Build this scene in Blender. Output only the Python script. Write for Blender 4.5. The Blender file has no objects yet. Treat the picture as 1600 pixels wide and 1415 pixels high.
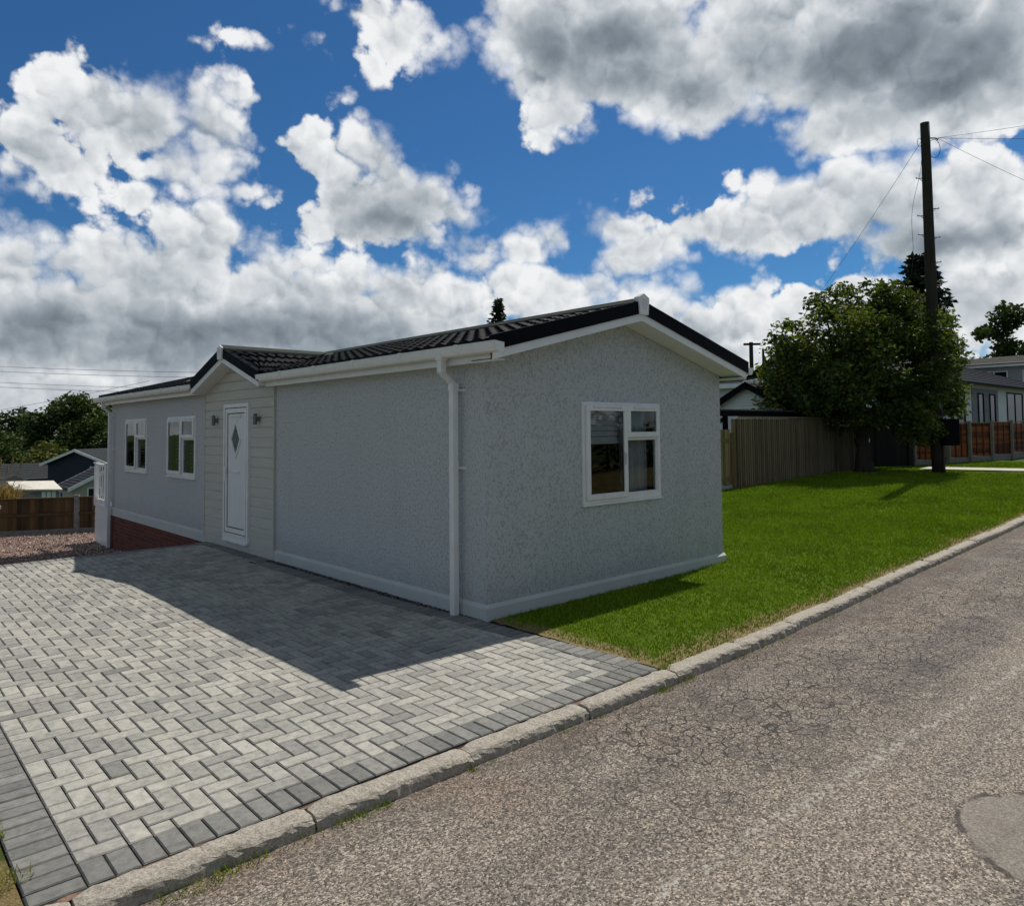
import bpy, math, random
import numpy as np
from mathutils import Vector, Matrix

random.seed(7)
RNG = np.random.default_rng(11)
SC = bpy.context.scene
COL = SC.collection
rad = math.radians

# ------------------------------------------------------------------ camera
cam_data = bpy.data.cameras.new("camera")
cam = bpy.data.objects.new("camera", cam_data)
COL.objects.link(cam)
right = Vector((0.73736, -0.67544, -0.00924))
up = Vector((-0.02426, -0.04014, 0.99890))
fwd = Vector((0.67507, 0.73632, 0.04598))
cam.matrix_world = Matrix(((right.x, up.x, -fwd.x, -4.4456),
                           (right.y, up.y, -fwd.y, -5.2257),
                           (right.z, up.z, -fwd.z, 1.6538),
                           (0, 0, 0, 1)))
cam_data.sensor_fit = 'HORIZONTAL'
cam_data.sensor_width = 36.0
cam_data.lens = 1144.955 / 1600 * 36.0
cam_data.shift_y = -(707.5 - 617.93) / 1600
cam_data.clip_start = 0.05
cam_data.clip_end = 3000
SC.camera = cam

# ------------------------------------------------------------------ light, exposure
SUN = Vector((0.64, 0.10, 1.0)).normalized()
SUN_EL = math.asin(SUN.z)
SUN_AZ = math.atan2(SUN.x, SUN.y)
sd = bpy.data.lights.new("sun", 'SUN')
sd.energy = 4.2
sd.angle = rad(0.5)
sd.color = (1.0, 0.94, 0.85)
sun = bpy.data.objects.new("sun", sd)
sun.rotation_euler = SUN.to_track_quat('Z', 'Y').to_euler()
sun.location = (10, 0, 30)
COL.objects.link(sun)
SC.view_settings.view_transform = 'Standard'
SC.view_settings.look = 'None'
SC.view_settings.exposure = 0.0
SC.view_settings.gamma = 1.0
SC.cycles.max_bounces = 6
SC.cycles.transparent_max_bounces = 12
SC.cycles.sample_clamp_indirect = 8.0

# ------------------------------------------------------------------ sky: Nishita blue with cumulus (azimuth, elevation, half sizes in radians)
CLOUDS_HIGH = [
    (0.2067, 0.3767, 0.0475, 0.0458), (0.1628, 0.3174, 0.0529, 0.0408), (0.2649, 0.3664, 0.0618, 0.0462), (0.3353, 0.3857, 0.0525, 0.0443), (0.3531, 0.3466, 0.0411, 0.0354),
    (0.1948, 0.3044, 0.0388, 0.0293), (0.1388, 0.2858, 0.0361, 0.034), (0.3048, 0.3257, 0.0466, 0.0263), (0.3535, 0.307, 0.0425, 0.0242), (0.4, 0.2886, 0.0361, 0.0186),
    (0.1637, 0.2644, 0.0348, 0.014), (0.2733, 0.2693, 0.0324, 0.0208), (0.7913, 0.4986, 0.0934, 0.0775), (0.8882, 0.469, 0.139, 0.0846), (0.8168, 0.4158, 0.0637, 0.0288),
    (0.9902, 0.424, 0.1044, 0.0584), (1.0894, 0.4646, 0.1182, 0.0787), (1.2023, 0.4379, 0.1431, 0.08), (1.3038, 0.409, 0.128, 0.0773), (1.1854, 0.3647, 0.1015, 0.0355),
    (1.3018, 0.3531, 0.0831, 0.0302), (0.9387, 0.3989, 0.0641, 0.0271), (1.1248, 0.3411, 0.0367, 0.0119), (0.747, 0.5273, 0.0501, 0.0316), (0.9253, 0.5717, 0.2225, 0.0513),
    (1.2408, 0.5192, 0.1799, 0.0485), (0.535, 0.5228, 0.0532, 0.0189), (0.6044, 0.5035, 0.0579, 0.0265), (0.5694, 0.4697, 0.0208, 0.0157), (0.6485, 0.4983, 0.0248, 0.0267),
    (0.4842, 0.4783, 0.0084, 0.007), (0.3803, 0.4846, 0.0251, 0.008), (0.3366, 0.4657, 0.0106, 0.0054), (0.5248, 0.4193, 0.0076, 0.003), (1.0372, 0.3171, 0.0114, 0.0108),
]
CLOUDS_LOW = [
    (0.1469, 0.1787, 0.0423, 0.037), (0.1966, 0.1985, 0.0361, 0.0307), (0.243, 0.2032, 0.0354, 0.0299), (0.3429, 0.226, 0.0644, 0.0467), (0.2921, 0.1846, 0.0821, 0.0509),
    (0.4203, 0.1971, 0.0681, 0.0421), (0.5016, 0.1842, 0.0796, 0.0449), (0.6034, 0.1826, 0.0775, 0.0458), (0.651, 0.1446, 0.0487, 0.0396), (0.1665, 0.108, 0.1237, 0.0627),
    (0.3292, 0.1081, 0.1831, 0.0685), (0.4853, 0.1126, 0.2108, 0.0722), (0.6464, 0.097, 0.1038, 0.0485), (0.1927, 0.0425, 0.1656, 0.0521), (0.1318, 0.0272, 0.0941, 0.0501),
    (0.7871, 0.1696, 0.0579, 0.0275), (0.9256, 0.1598, 0.0645, 0.0339), (0.8566, 0.1398, 0.1036, 0.0361), (1.0002, 0.1247, 0.1226, 0.0419), (1.0538, 0.1684, 0.0382, 0.0229),
    (1.1642, 0.1399, 0.1095, 0.041), (1.2942, 0.1294, 0.1083, 0.059), (0.9831, 0.0916, 0.164, 0.0507), (1.2268, 0.0966, 0.1371, 0.0462), (0.7479, 0.2001, 0.0458, 0.0256),
    (0.8181, 0.1904, 0.0829, 0.0273), (0.708, 0.1661, 0.0351, 0.0258),
]
CLOUDS_NEAR = [
    (0.5607, 0.3515, 0.0566, 0.0484), (0.5393, 0.3125, 0.0543, 0.0398), (0.5865, 0.3346, 0.0605, 0.0476), (0.4971, 0.3414, 0.0617, 0.0326), (0.6082, 0.3153, 0.0695, 0.045),
    (0.6518, 0.2961, 0.0439, 0.0302), (0.5709, 0.2719, 0.0788, 0.0343), (0.4395, 0.3498, 0.0162, 0.0084), (0.7087, 0.2527, 0.0493, 0.0092), (0.6953, 0.2301, 0.0352, 0.0219),
    (0.8057, 0.2515, 0.0404, 0.0267), (0.7685, 0.2355, 0.0405, 0.0286), (0.8847, 0.2761, 0.0588, 0.0311), (0.9184, 0.2332, 0.0895, 0.0282), (1.0234, 0.2511, 0.0854, 0.037),
    (1.1113, 0.2705, 0.0807, 0.0417), (1.1864, 0.2804, 0.062, 0.0402), (1.2355, 0.266, 0.0789, 0.0512), (1.2991, 0.2775, 0.067, 0.0449), (1.3442, 0.2312, 0.0396, 0.0666),
    (1.2644, 0.2178, 0.1027, 0.0382),
]
CLOUD_BELLIES = [
    (0.1944, 0.33, 0.0486, 0.0289, 0.5), (0.5692, 0.2775, 0.0941, 0.0375, 1.0), (0.258, 0.3583, 0.0418, 0.0252, 0.4), (0.154, 0.1218, 0.1035, 0.0361, 0.75), (0.2436, 0.158, 0.0747, 0.0379, 0.65),
    (0.3664, 0.1337, 0.1514, 0.0443, 0.72), (0.5352, 0.1134, 0.1502, 0.0383, 0.6), (0.3357, 0.1957, 0.0446, 0.0235, 0.35), (0.2048, 0.0915, 0.1295, 0.0165, 0.5), (0.5605, 0.1733, 0.051, 0.0254, 0.4),
    (0.6035, 0.2164, 0.0432, 0.021, 0.3), (0.809, 0.4909, 0.0755, 0.0497, 0.62), (0.8888, 0.5008, 0.096, 0.0418, 0.72), (0.9482, 0.439, 0.1022, 0.0437, 0.6), (1.0735, 0.467, 0.0399, 0.0206, 0.3),
    (1.238, 0.4437, 0.1657, 0.0554, 0.72), (1.1652, 0.4244, 0.0889, 0.0412, 0.6), (1.2834, 0.3873, 0.1113, 0.0332, 0.62), (1.0872, 0.3868, 0.0787, 0.0292, 0.5), (1.2241, 0.2342, 0.1039, 0.0209, 0.75),
    (1.2839, 0.2115, 0.0842, 0.0291, 0.9), (1.3361, 0.2604, 0.0365, 0.0345, 0.5), (1.1461, 0.2895, 0.0449, 0.0166, 0.35), (0.902, 0.2752, 0.0344, 0.0204, 0.3), (0.9179, 0.204, 0.1021, 0.0168, 0.25),
    (0.9589, 0.1348, 0.0502, 0.0186, 0.25), (1.2294, 0.1808, 0.0825, 0.0151, 0.3),
]


def build_sky():
    w = bpy.data.worlds.new("World")
    SC.world = w
    w.use_nodes = True
    nt = w.node_tree
    nt.nodes.clear()
    N, L = nt.nodes, nt.links

    def m(op, a, b=None, c=None, clamp=False):
        n = N.new('ShaderNodeMath'); n.operation = op; n.use_clamp = clamp
        for i, v in enumerate((a, b, c)):
            if v is None: continue
            if isinstance(v, (int, float)): n.inputs[i].default_value = v
            else: L.new(v, n.inputs[i])
        return n.outputs[0]

    def vm(op, a, b=None, c=None, out=0):
        n = N.new('ShaderNodeVectorMath'); n.operation = op
        for i, v in enumerate((a, b, c)):
            if v is None: continue
            if isinstance(v, (tuple, list)): n.inputs[i].default_value = v
            else: L.new(v, n.inputs[i])
        return n.outputs['Value' if op in ('LENGTH', 'DOT_PRODUCT') else 'Vector']

    def noise(vec, scale, detail, rough=0.55, color=False, dist=0.0):
        n = N.new('ShaderNodeTexNoise')
        n.inputs['Scale'].default_value = scale; n.inputs['Detail'].default_value = detail
        n.inputs['Roughness'].default_value = rough; n.inputs['Distortion'].default_value = dist
        L.new(vec, n.inputs['Vector'])
        return n.outputs['Color' if color else 'Fac']

    def sstep(v, a, b):
        n = N.new('ShaderNodeMapRange'); n.interpolation_type = 'SMOOTHSTEP'
        L.new(v, n.inputs[0]); n.inputs[1].default_value = a; n.inputs[2].default_value = b
        return n.outputs[0]

    tc = N.new('ShaderNodeTexCoord')
    D = vm('NORMALIZE', tc.outputs['Generated'])
    sep = N.new('ShaderNodeSeparateXYZ'); L.new(D, sep.inputs[0])
    az = m('ARCTAN2', sep.outputs[0], sep.outputs[1])
    el = m('ARCSINE', sep.outputs[2])
    cmb = N.new('ShaderNodeCombineXYZ'); L.new(az, cmb.inputs[0]); L.new(el, cmb.inputs[1])
    w1 = vm('SUBTRACT', noise(D, 7.0, 2, 0.5, True), (0.5, 0.5, 0.5))
    w2 = vm('SUBTRACT', noise(D, 22.0, 3, 0.55, True), (0.5, 0.5, 0.5))
    P = vm('MULTIPLY_ADD', w1, (0.10, 0.08, 0.0), cmb.outputs[0])
    P = vm('MULTIPLY_ADD', w2, (0.045, 0.04, 0.0), P)
    # three layers of cloud masses, far to near
    def masses(lst):
        d = None
        for a, e, ra, re in lst:
            rm = math.sqrt(ra * re)
            ln = vm('LENGTH', vm('MULTIPLY_ADD', P, (1 / ra, 1 / re, 0), (-a / ra, -e / re, 0)))
            di = m('MULTIPLY_ADD', ln, rm, -rm)
            d = di if d is None else m('SMOOTH_MIN', d, di, 0.018)
        return d
    # the rest of the sky: broken cumulus, cloud added overhead to dim skylight
    out_l = sstep(az, 0.0, -0.25); out_r = sstep(az, 1.50, 1.75); out_t = sstep(el, 0.60, 0.75)
    outside = m('MAXIMUM', m('MAXIMUM', out_l, out_r), out_t)
    gen = m('MULTIPLY', m('SUBTRACT', 0.50, noise(D, 2.6, 5, 0.55)), 0.9)
    gen = m('ADD', gen, m('MULTIPLY', m('SUBTRACT', 1.0, outside), 0.6))
    gen = m('SUBTRACT', gen, m('MULTIPLY', out_t, 0.14))
    low = m('MULTIPLY_ADD', el, 0.9, -0.075)
    layers = [m('SMOOTH_MIN', masses(CLOUDS_HIGH), gen, 0.03), m('SMOOTH_MIN', masses(CLOUDS_LOW), m('ADD', low, outside), 0.03), masses(CLOUDS_NEAR)]
    # cauliflower heads: domes round scattered centres, in three sizes
    def dome(vec, sc):
        n = N.new('ShaderNodeTexVoronoi'); n.feature = 'F1'; n.inputs['Scale'].default_value = sc
        L.new(vec, n.inputs['Vector'])
        q = m('MULTIPLY', n.outputs['Distance'], 1.05)
        return m('SUBTRACT', 1.0, m('MULTIPLY', q, q))
    def heads(vec):
        s = m('MULTIPLY', dome(vec, 9.5), 0.50)
        s = m('MULTIPLY_ADD', dome(vec, 25.0), 0.32, s)
        return m('MULTIPLY_ADD', dome(vec, 58.0), 0.15, s)
    w3 = vm('SUBTRACT', noise(D, 60.0, 3, 0.6, True), (0.5, 0.5, 0.5))
    Dw = vm('MULTIPLY_ADD', w2, (0.035, 0.035, 0.035), D)
    Dw = vm('MULTIPLY_ADD', w3, (0.011, 0.011, 0.011), Dw)
    pf = heads(Dw)
    off = Vector((math.sin(1.35), math.cos(1.35), 0)) * 0.007 + Vector((0, 0, 0.010))
    pf2 = heads(vm('ADD', Dw, tuple(off)))
    fine = m('SUBTRACT', noise(D, 90.0, 5, 0.62), 0.5)
    # some edges crisp, some drawn out into wisps
    soft = sstep(noise(D, 6.0, 3), 0.38, 0.66)
    width = m('MULTIPLY_ADD', soft, 0.040, 0.011)
    rough = m('MULTIPLY_ADD', m('SUBTRACT', 0.68, pf), 0.080, m('MULTIPLY', fine, 0.020))
    # grey bellies
    g = None
    for a, e, ra, re, amp in CLOUD_BELLIES:
        ln = vm('LENGTH', vm('MULTIPLY_ADD', P, (1 / ra, 1 / re, 0), (-a / ra, -e / re, 0)))
        q = m('MULTIPLY', m('POWER', 2.718, m('MULTIPLY', m('MULTIPLY', ln, ln), -0.75)), amp)
        g = q if g is None else m('MAXIMUM', g, q)
    g = m('MAXIMUM', g, m('MULTIPLY', out_t, 0.95))  # unseen overhead cloud turned dark grey to deepen the shade below
    g = m('MAXIMUM', g, m('MULTIPLY', outside, sstep(noise(D, 3.1, 4), 0.42, 0.68)))
    big = noise(Dw, 7.0, 3.0, 0.5)
    mid = noise(Dw, 17.0, 4.0, 0.55)
    g = m('MULTIPLY', g, m('MULTIPLY_ADD', big, 0.7, 0.65), clamp=True)
    emb = m('ADD', m('MULTIPLY', m('SUBTRACT', pf, pf2), 1.18), m('MULTIPLY', m('SUBTRACT', pf, 0.68), 0.34))
    soft_var = m('MULTIPLY', m('MULTIPLY_ADD', big, 0.6, 0.71), m('MULTIPLY_ADD', mid, 0.4, 0.81))
    def shade(d, bias):
        dd = m('ADD', m('ADD', d, rough), bias)
        al = m('DIVIDE', m('SUBTRACT', 0.006, dd), width, clamp=True)
        al = m('MULTIPLY', m('MULTIPLY', al, al), m('MULTIPLY_ADD', al, -2.0, 3.0))
        th = m('DIVIDE', m('MULTIPLY', m('MULTIPLY_ADD', rough, 0.5, d), -1.0), 0.070, clamp=True)
        b = m('MULTIPLY_ADD', th, -0.37, 0.92)
        b = m('MULTIPLY', b, soft_var)
        gg = m('MULTIPLY', g, m('MULTIPLY_ADD', th, 0.50, 0.50))
        b = m('MULTIPLY', b, m('MULTIPLY_ADD', gg, -0.74, 1.0))
        rel = m('MULTIPLY', m('MULTIPLY_ADD', gg, -0.70, 1.0), m('MULTIPLY_ADD', th, -0.40, 1.0))
        b = m('ADD', b, m('MULTIPLY', emb, rel))
        return al, m('MINIMUM', m('MAXIMUM', b, 0.15), 0.97)
    alpha = b = None
    for d, bias in zip(layers, (-0.005, -0.010, -0.009)):
        al, bb = shade(d, bias)
        if alpha is None: alpha, b = al, bb
        else:
            b = m('ADD', m('MULTIPLY', bb, al), m('MULTIPLY', b, m('SUBTRACT', 1.0, al)))
            # where nothing lies behind, the layer keeps its own brightness
            keep = m('SUBTRACT', 1.0, alpha)
            b = m('ADD', m('MULTIPLY', bb, keep), m('MULTIPLY', b, alpha))
            alpha = m('MAXIMUM', alpha, al)
    ramp = N.new('ShaderNodeValToRGB')
    cr = ramp.color_ramp
    cr.elements[0].position = 0.0; cr.elements[0].color = (0.02, 0.03, 0.04, 1)
    cr.elements[1].position = 1.0; cr.elements[1].color = (0.90, 0.91, 0.92, 1)
    for p_, c_ in ((0.14, (0.105, 0.135, 0.165)), (0.35, (0.255, 0.30, 0.345)), (0.60, (0.50, 0.545, 0.585)), (0.8, (0.72, 0.745, 0.765))):
        e_ = cr.elements.new(p_); e_.color = (*c_, 1)
    L.new(b, ramp.inputs[0])
    sky = N.new('ShaderNodeTexSky')
    sky.sky_type = 'NISHITA'
    sky.sun_disc = False
    sky.sun_elevation = SUN_EL
    sky.sun_rotation = SUN_AZ
    sky.air_density = 1.0; sky.dust_density = 0.3; sky.ozone_density = 2.0
    blue = N.new('ShaderNodeMix'); blue.data_type = 'RGBA'; blue.blend_type = 'MULTIPLY'; blue.inputs[0].default_value = 1.0
    L.new(sky.outputs[0], blue.inputs[6]); blue.inputs[7].default_value = SKY_TINT
    # the clouds are added at the strength that the Background divides out again
    cl = N.new('ShaderNodeMix'); cl.data_type = 'RGBA'; cl.blend_type = 'MULTIPLY'; cl.inputs[0].default_value = 1.0
    L.new(ramp.outputs[0], cl.inputs[6]); k = 1.0 / SKY_STRENGTH; cl.inputs[7].default_value = (k, k, k, 1)
    mix = N.new('ShaderNodeMix'); mix.data_type = 'RGBA'
    L.new(alpha, mix.inputs[0]); L.new(blue.outputs[2], mix.inputs[6]); L.new(cl.outputs[2], mix.inputs[7])
    bg = N.new('ShaderNodeBackground'); bg.inputs[1].default_value = SKY_STRENGTH
    L.new(mix.outputs[2], bg.inputs[0])
    o = N.new('ShaderNodeOutputWorld'); L.new(bg.outputs[0], o.inputs[0])
    w.cycles.sampling_method = 'MANUAL'
    w.cycles.sample_map_resolution = 512

SKY_STRENGTH = 0.10
SKY_TINT = (0.215, 0.47, 0.70, 1)
build_sky()

# ------------------------------------------------------------------ helpers
def tag(o, label=None, cat=None, group=None, kind=None):
    if label: o['label'] = label
    if cat: o['category'] = cat
    if group: o['group'] = group
    if kind: o['kind'] = kind
    return o

def thing(name, loc, label, cat, group=None):
    o = bpy.data.objects.new(name, None)
    o.empty_display_size = 0.2
    o.location = loc
    COL.objects.link(o)
    return tag(o, label, cat, group)

def root_loc(o):
    v = Vector((0, 0, 0))
    while o is not None:
        v = v + Vector(o.location)
        o = o.parent
    return v

def link_mesh(name, me, mat, parent=None, smooth=False):
    o = bpy.data.objects.new(name, me)
    COL.objects.link(o)
    if mat: me.materials.append(mat)
    if parent is not None: o.parent = parent
    if smooth:
        me.polygons.foreach_set('use_smooth', [True] * len(me.polygons))
    return o

class MB:
    """collects shapes in world coordinates, links them as one mesh"""
    def __init__(s): s.v = []; s.f = []; s.t = []
    def quad(s, a, b, c, d, t=0.5):
        n = len(s.v); s.v += [tuple(a), tuple(b), tuple(c), tuple(d)]; s.f.append((n, n+1, n+2, n+3)); s.t.append(t)
    def poly(s, pts, t=0.5):
        n = len(s.v); s.v += [tuple(p) for p in pts]; s.f.append(tuple(range(n, n+len(pts)))); s.t.append(t)
    def hexa(s, p, t=0.5):
        """8 points: bottom ring 0-3 counter-clockwise, top ring 4-7"""
        n = len(s.v); s.v += [tuple(q) for q in p]
        for f in ((3,2,1,0),(4,5,6,7),(0,1,5,4),(1,2,6,5),(2,3,7,6),(3,0,4,7)):
            s.f.append(tuple(n+i for i in f)); s.t.append(t)
    def box(s, x0, x1, y0, y1, z0, z1, t=0.5):
        s.hexa([(x0,y0,z0),(x1,y0,z0),(x1,y1,z0),(x0,y1,z0),(x0,y0,z1),(x1,y0,z1),(x1,y1,z1),(x0,y1,z1)], t)
    def prism(s, pts, d, t=0.5):
        """planar polygon pts pushed along d"""
        d = Vector(d); A = [Vector(p) for p in pts]; B = [p + d for p in A]; n = len(A); b = len(s.v)
        s.v += [tuple(p) for p in A + B]
        s.f.append(tuple(range(b+n-1, b-1, -1))); s.t.append(t)
        s.f.append(tuple(range(b+n, b+2*n))); s.t.append(t)
        for i in range(n):
            j = (i+1) % n
            s.f.append((b+i, b+j, b+n+j, b+n+i)); s.t.append(t)
    def sweep(s, prof, a, b, side, upv=(0,0,1), t=0.5, caps=True):
        """profile [(u,w)] in the side/up plane swept from a to b"""
        side = Vector(side); upv = Vector(upv); a = Vector(a); b = Vector(b); n = len(prof); k = len(s.v)
        for q in (a, b):
            s.v += [tuple(q + side*u + upv*w) for u, w in prof]
        for i in range(n):
            j = (i+1) % n
            s.f.append((k+i, k+j, k+n+j, k+n+i)); s.t.append(t)
        if caps:
            s.f.append(tuple(range(k+n-1, k-1, -1))); s.t.append(t)
            s.f.append(tuple(range(k+n, k+2*n))); s.t.append(t)
    def tube(s, path, radii, n=8, t=0.5, caps=True):
        P = [Vector(p) for p in path]; k = len(s.v)
        if isinstance(radii, (int, float)): radii = [radii]*len(P)
        prev = None
        for i, p in enumerate(P):
            d = (P[min(i+1, len(P)-1)] - P[max(i-1, 0)]).normalized()
            ref = prev if prev is not None else (Vector((0,0,1)) if abs(d.z) < .9 else Vector((1,0,0)))
            x = (ref - d*ref.dot(d))
            x = x.normalized() if x.length > 1e-6 else d.orthogonal().normalized()
            y = d.cross(x); prev = x
            for j in range(n):
                a = 2*math.pi*j/n
                s.v.append(tuple(p + (x*math.cos(a) + y*math.sin(a))*radii[i]))
        for i in range(len(P)-1):
            for j in range(n):
                j2 = (j+1) % n
                s.f.append((k+i*n+j, k+i*n+j2, k+(i+1)*n+j2, k+(i+1)*n+j)); s.t.append(t)
        if caps:
            s.f.append(tuple(k+j for j in range(n-1,-1,-1))); s.t.append(t)
            s.f.append(tuple(k+(len(P)-1)*n+j for j in range(n))); s.t.append(t)
    def grid(s, pts, nu, nv, t=0.5):
        """nu*nv points, row-major"""
        k = len(s.v); s.v += [tuple(p) for p in pts]
        for i in range(nv-1):
            for j in range(nu-1):
                a = k+i*nu+j
                s.f.append((a, a+1, a+nu+1, a+nu)); s.t.append(t)
    def build(s, name, mat, parent=None, smooth=False, bevel=0.0):
        o0 = root_loc(parent) if parent is not None else Vector((0,0,0))
        me = bpy.data.meshes.new(name)
        me.from_pydata([(x-o0.x, y-o0.y, z-o0.z) for x, y, z in s.v], [], s.f)
        at = me.attributes.new('tone', 'FLOAT', 'FACE')
        at.data.foreach_set('value', s.t)
        me.update()
        o = link_mesh(name, me, mat, parent, smooth)
        if bevel:
            b = o.modifiers.new('bevel', 'BEVEL'); b.width = bevel; b.segments = 2; b.limit_method = 'ANGLE'
        return o

def faces_np(name, verts, k, tone, mat, parent=None):
    """many separate k-gons from a numpy array (n*k, 3) in world coordinates"""
    o0 = root_loc(parent) if parent is not None else Vector((0,0,0))
    v = np.asarray(verts, dtype=np.float32) - np.array(o0[:], dtype=np.float32)
    n = len(v)//k
    me = bpy.data.meshes.new(name)
    me.vertices.add(len(v)); me.vertices.foreach_set('co', v.ravel())
    me.loops.add(n*k); me.loops.foreach_set('vertex_index', np.arange(n*k, dtype=np.int32))
    me.polygons.add(n)
    me.polygons.foreach_set('loop_start', np.arange(0, n*k, k, dtype=np.int32))
    me.polygons.foreach_set('loop_total', np.full(n, k, dtype=np.int32))
    at = me.attributes.new('tone', 'FLOAT', 'FACE'); at.data.foreach_set('value', np.asarray(tone, dtype=np.float32))
    me.update(calc_edges=True)
    return link_mesh(name, me, mat, parent)

# ------------------------------------------------------------------ materials
class NT:
    def __init__(s, name):
        s.m = bpy.data.materials.new(name); s.m.use_nodes = True
        s.nt = s.m.node_tree; s.nt.nodes.clear()
        s.out = s.nt.nodes.new('ShaderNodeOutputMaterial')
        s.p = s.nt.nodes.new('ShaderNodeBsdfPrincipled')
        s.nt.links.new(s.p.outputs[0], s.out.inputs[0])
        s.tc = s.nt.nodes.new('ShaderNodeTexCoord').outputs['Object']
    def set(s, sock, v):
        if isinstance(v, (int, float)): sock.default_value = v
        elif isinstance(v, (tuple, list)): sock.default_value = (*v, 1) if (len(v) == 3 and len(sock.default_value) == 4) else v
        else: s.nt.links.new(v, sock)
    def noise(s, scale, detail=4, rough=.55, vec=None, stretch=None, col=False):
        n = s.nt.nodes.new('ShaderNodeTexNoise'); n.inputs['Scale'].default_value = scale
        n.inputs['Detail'].default_value = detail; n.inputs['Roughness'].default_value = rough
        v = vec or s.tc
        if stretch: v = s.vmul(v, stretch)
        s.nt.links.new(v, n.inputs['Vector'])
        return n.outputs['Color' if col else 'Fac']
    def vmul(s, v, k):
        n = s.nt.nodes.new('ShaderNodeVectorMath'); n.operation = 'MULTIPLY'
        s.set(n.inputs[0], v); n.inputs[1].default_value = k
        return n.outputs[0]
    def vadd(s, v, w, k=1.0):
        n = s.nt.nodes.new('ShaderNodeVectorMath'); n.operation = 'MULTIPLY_ADD'
        s.set(n.inputs[0], w); n.inputs[1].default_value = (k,)*3; s.set(n.inputs[2], v)
        return n.outputs[0]
    def voro(s, scale, feature='F1', vec=None, out='Distance', rnd=1.0):
        n = s.nt.nodes.new('ShaderNodeTexVoronoi'); n.feature = feature; n.inputs['Scale'].default_value = scale
        n.inputs['Randomness'].default_value = rnd
        s.nt.links.new(vec or s.tc, n.inputs['Vector'])
        return n.outputs[out]
    def math(s, op, a, b=None, c=None, clamp=False):
        n = s.nt.nodes.new('ShaderNodeMath'); n.operation = op; n.use_clamp = clamp
        for i, v in enumerate((a, b, c)):
            if v is not None: s.set(n.inputs[i], v)
        return n.outputs[0]
    def step(s, v, a, b, smooth=True):
        n = s.nt.nodes.new('ShaderNodeMapRange'); n.interpolation_type = 'SMOOTHSTEP' if smooth else 'LINEAR'
        s.set(n.inputs[0], v); n.inputs[1].default_value = a; n.inputs[2].default_value = b
        return n.outputs[0]
    def ramp(s, v, stops):
        n = s.nt.nodes.new('ShaderNodeValToRGB'); cr = n.color_ramp
        cr.elements[0].position, cr.elements[0].color = stops[0][0], (*stops[0][1], 1)
        cr.elements[1].position, cr.elements[1].color = stops[-1][0], (*stops[-1][1], 1)
        for p, c in stops[1:-1]:
            cr.elements.new(p).color = (*c, 1)
        s.set(n.inputs[0], v)
        return n.outputs[0]
    def mix(s, f, a, b, mode='MIX'):
        n = s.nt.nodes.new('ShaderNodeMix'); n.data_type = 'RGBA'; n.blend_type = mode
        s.set(n.inputs[0], f); s.set(n.inputs[6], a); s.set(n.inputs[7], b)
        return n.outputs[2]
    def tone(s):
        n = s.nt.nodes.new('ShaderNodeAttribute'); n.attribute_name = 'tone'
        return n.outputs['Fac']
    def xyz(s, vec=None):
        n = s.nt.nodes.new('ShaderNodeSeparateXYZ'); s.nt.links.new(vec or s.tc, n.inputs[0])
        return n.outputs
    def bump(s, h, strength=.5, dist=.01):
        n = s.nt.nodes.new('ShaderNodeBump'); n.inputs['Strength'].default_value = strength; n.inputs['Distance'].default_value = dist
        s.set(n.inputs['Height'], h); s.nt.links.new(n.outputs[0], s.p.inputs['Normal'])
    def fin(s, col, rough=.6, spec=.4, metal=0):
        s.set(s.p.inputs['Base Color'], col); s.set(s.p.inputs['Roughness'], rough)
        s.p.inputs['Specular IOR Level'].default_value = spec; s.p.inputs['Metallic'].default_value = metal
        return s.m

def plain(name, c, rough=.5, spec=.4, var=.10, scale=6, bump=0.0, bscale=80, bdist=.003):
    """one colour with gentle wear"""
    n = NT(name)
    lo = tuple(x*(1-var) for x in c); hi = tuple(min(1, x*(1+var)) for x in c)
    f = n.noise(scale, 5, .6)
    col = n.ramp(f, [(.3, lo), (.7, hi)])
    if bump: n.bump(n.noise(bscale, 3), bump, bdist)
    return n.fin(col, n.step(f, 0, 1, False) if False else rough, spec)

def wood(name, c1, c2, axis=2, rough=.75, scale=14):
    n = NT(name)
    st = [1.0, 1.0, 1.0]; st[axis] = .06
    g = n.noise(scale, 5, .6, stretch=tuple(st))
    f = n.noise(1.7, 3)
    t = n.tone()
    v = n.math('ADD', n.math('MULTIPLY', g, .55), n.math('ADD', n.math('MULTIPLY', f, .25), n.math('MULTIPLY_ADD', t, .6, -.2)))
    col = n.ramp(v, [(.25, c1), (.75, c2)])
    n.bump(g, .3, .004)
    return n.fin(col, rough, .2)

def leaf_mat(name, dark, light, trans=.35, yellow=None):
    n = NT(name)
    col = n.ramp(n.tone(), [(0, dark), (.85, light), (1, yellow or light)])
    n.fin(col, .55, .25)
    tr = n.nt.nodes.new('ShaderNodeBsdfTranslucent'); n.set(tr.inputs[0], n.mix(1.0, col, (1.3, 1.25, .45), 'MULTIPLY'))
    mx = n.nt.nodes.new('ShaderNodeMixShader'); mx.inputs[0].default_value = trans
    n.nt.links.new(n.p.outputs[0], mx.inputs[1]); n.nt.links.new(tr.outputs[0], mx.inputs[2])
    n.nt.links.new(mx.outputs[0], n.out.inputs[0])
    return n.m

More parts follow.
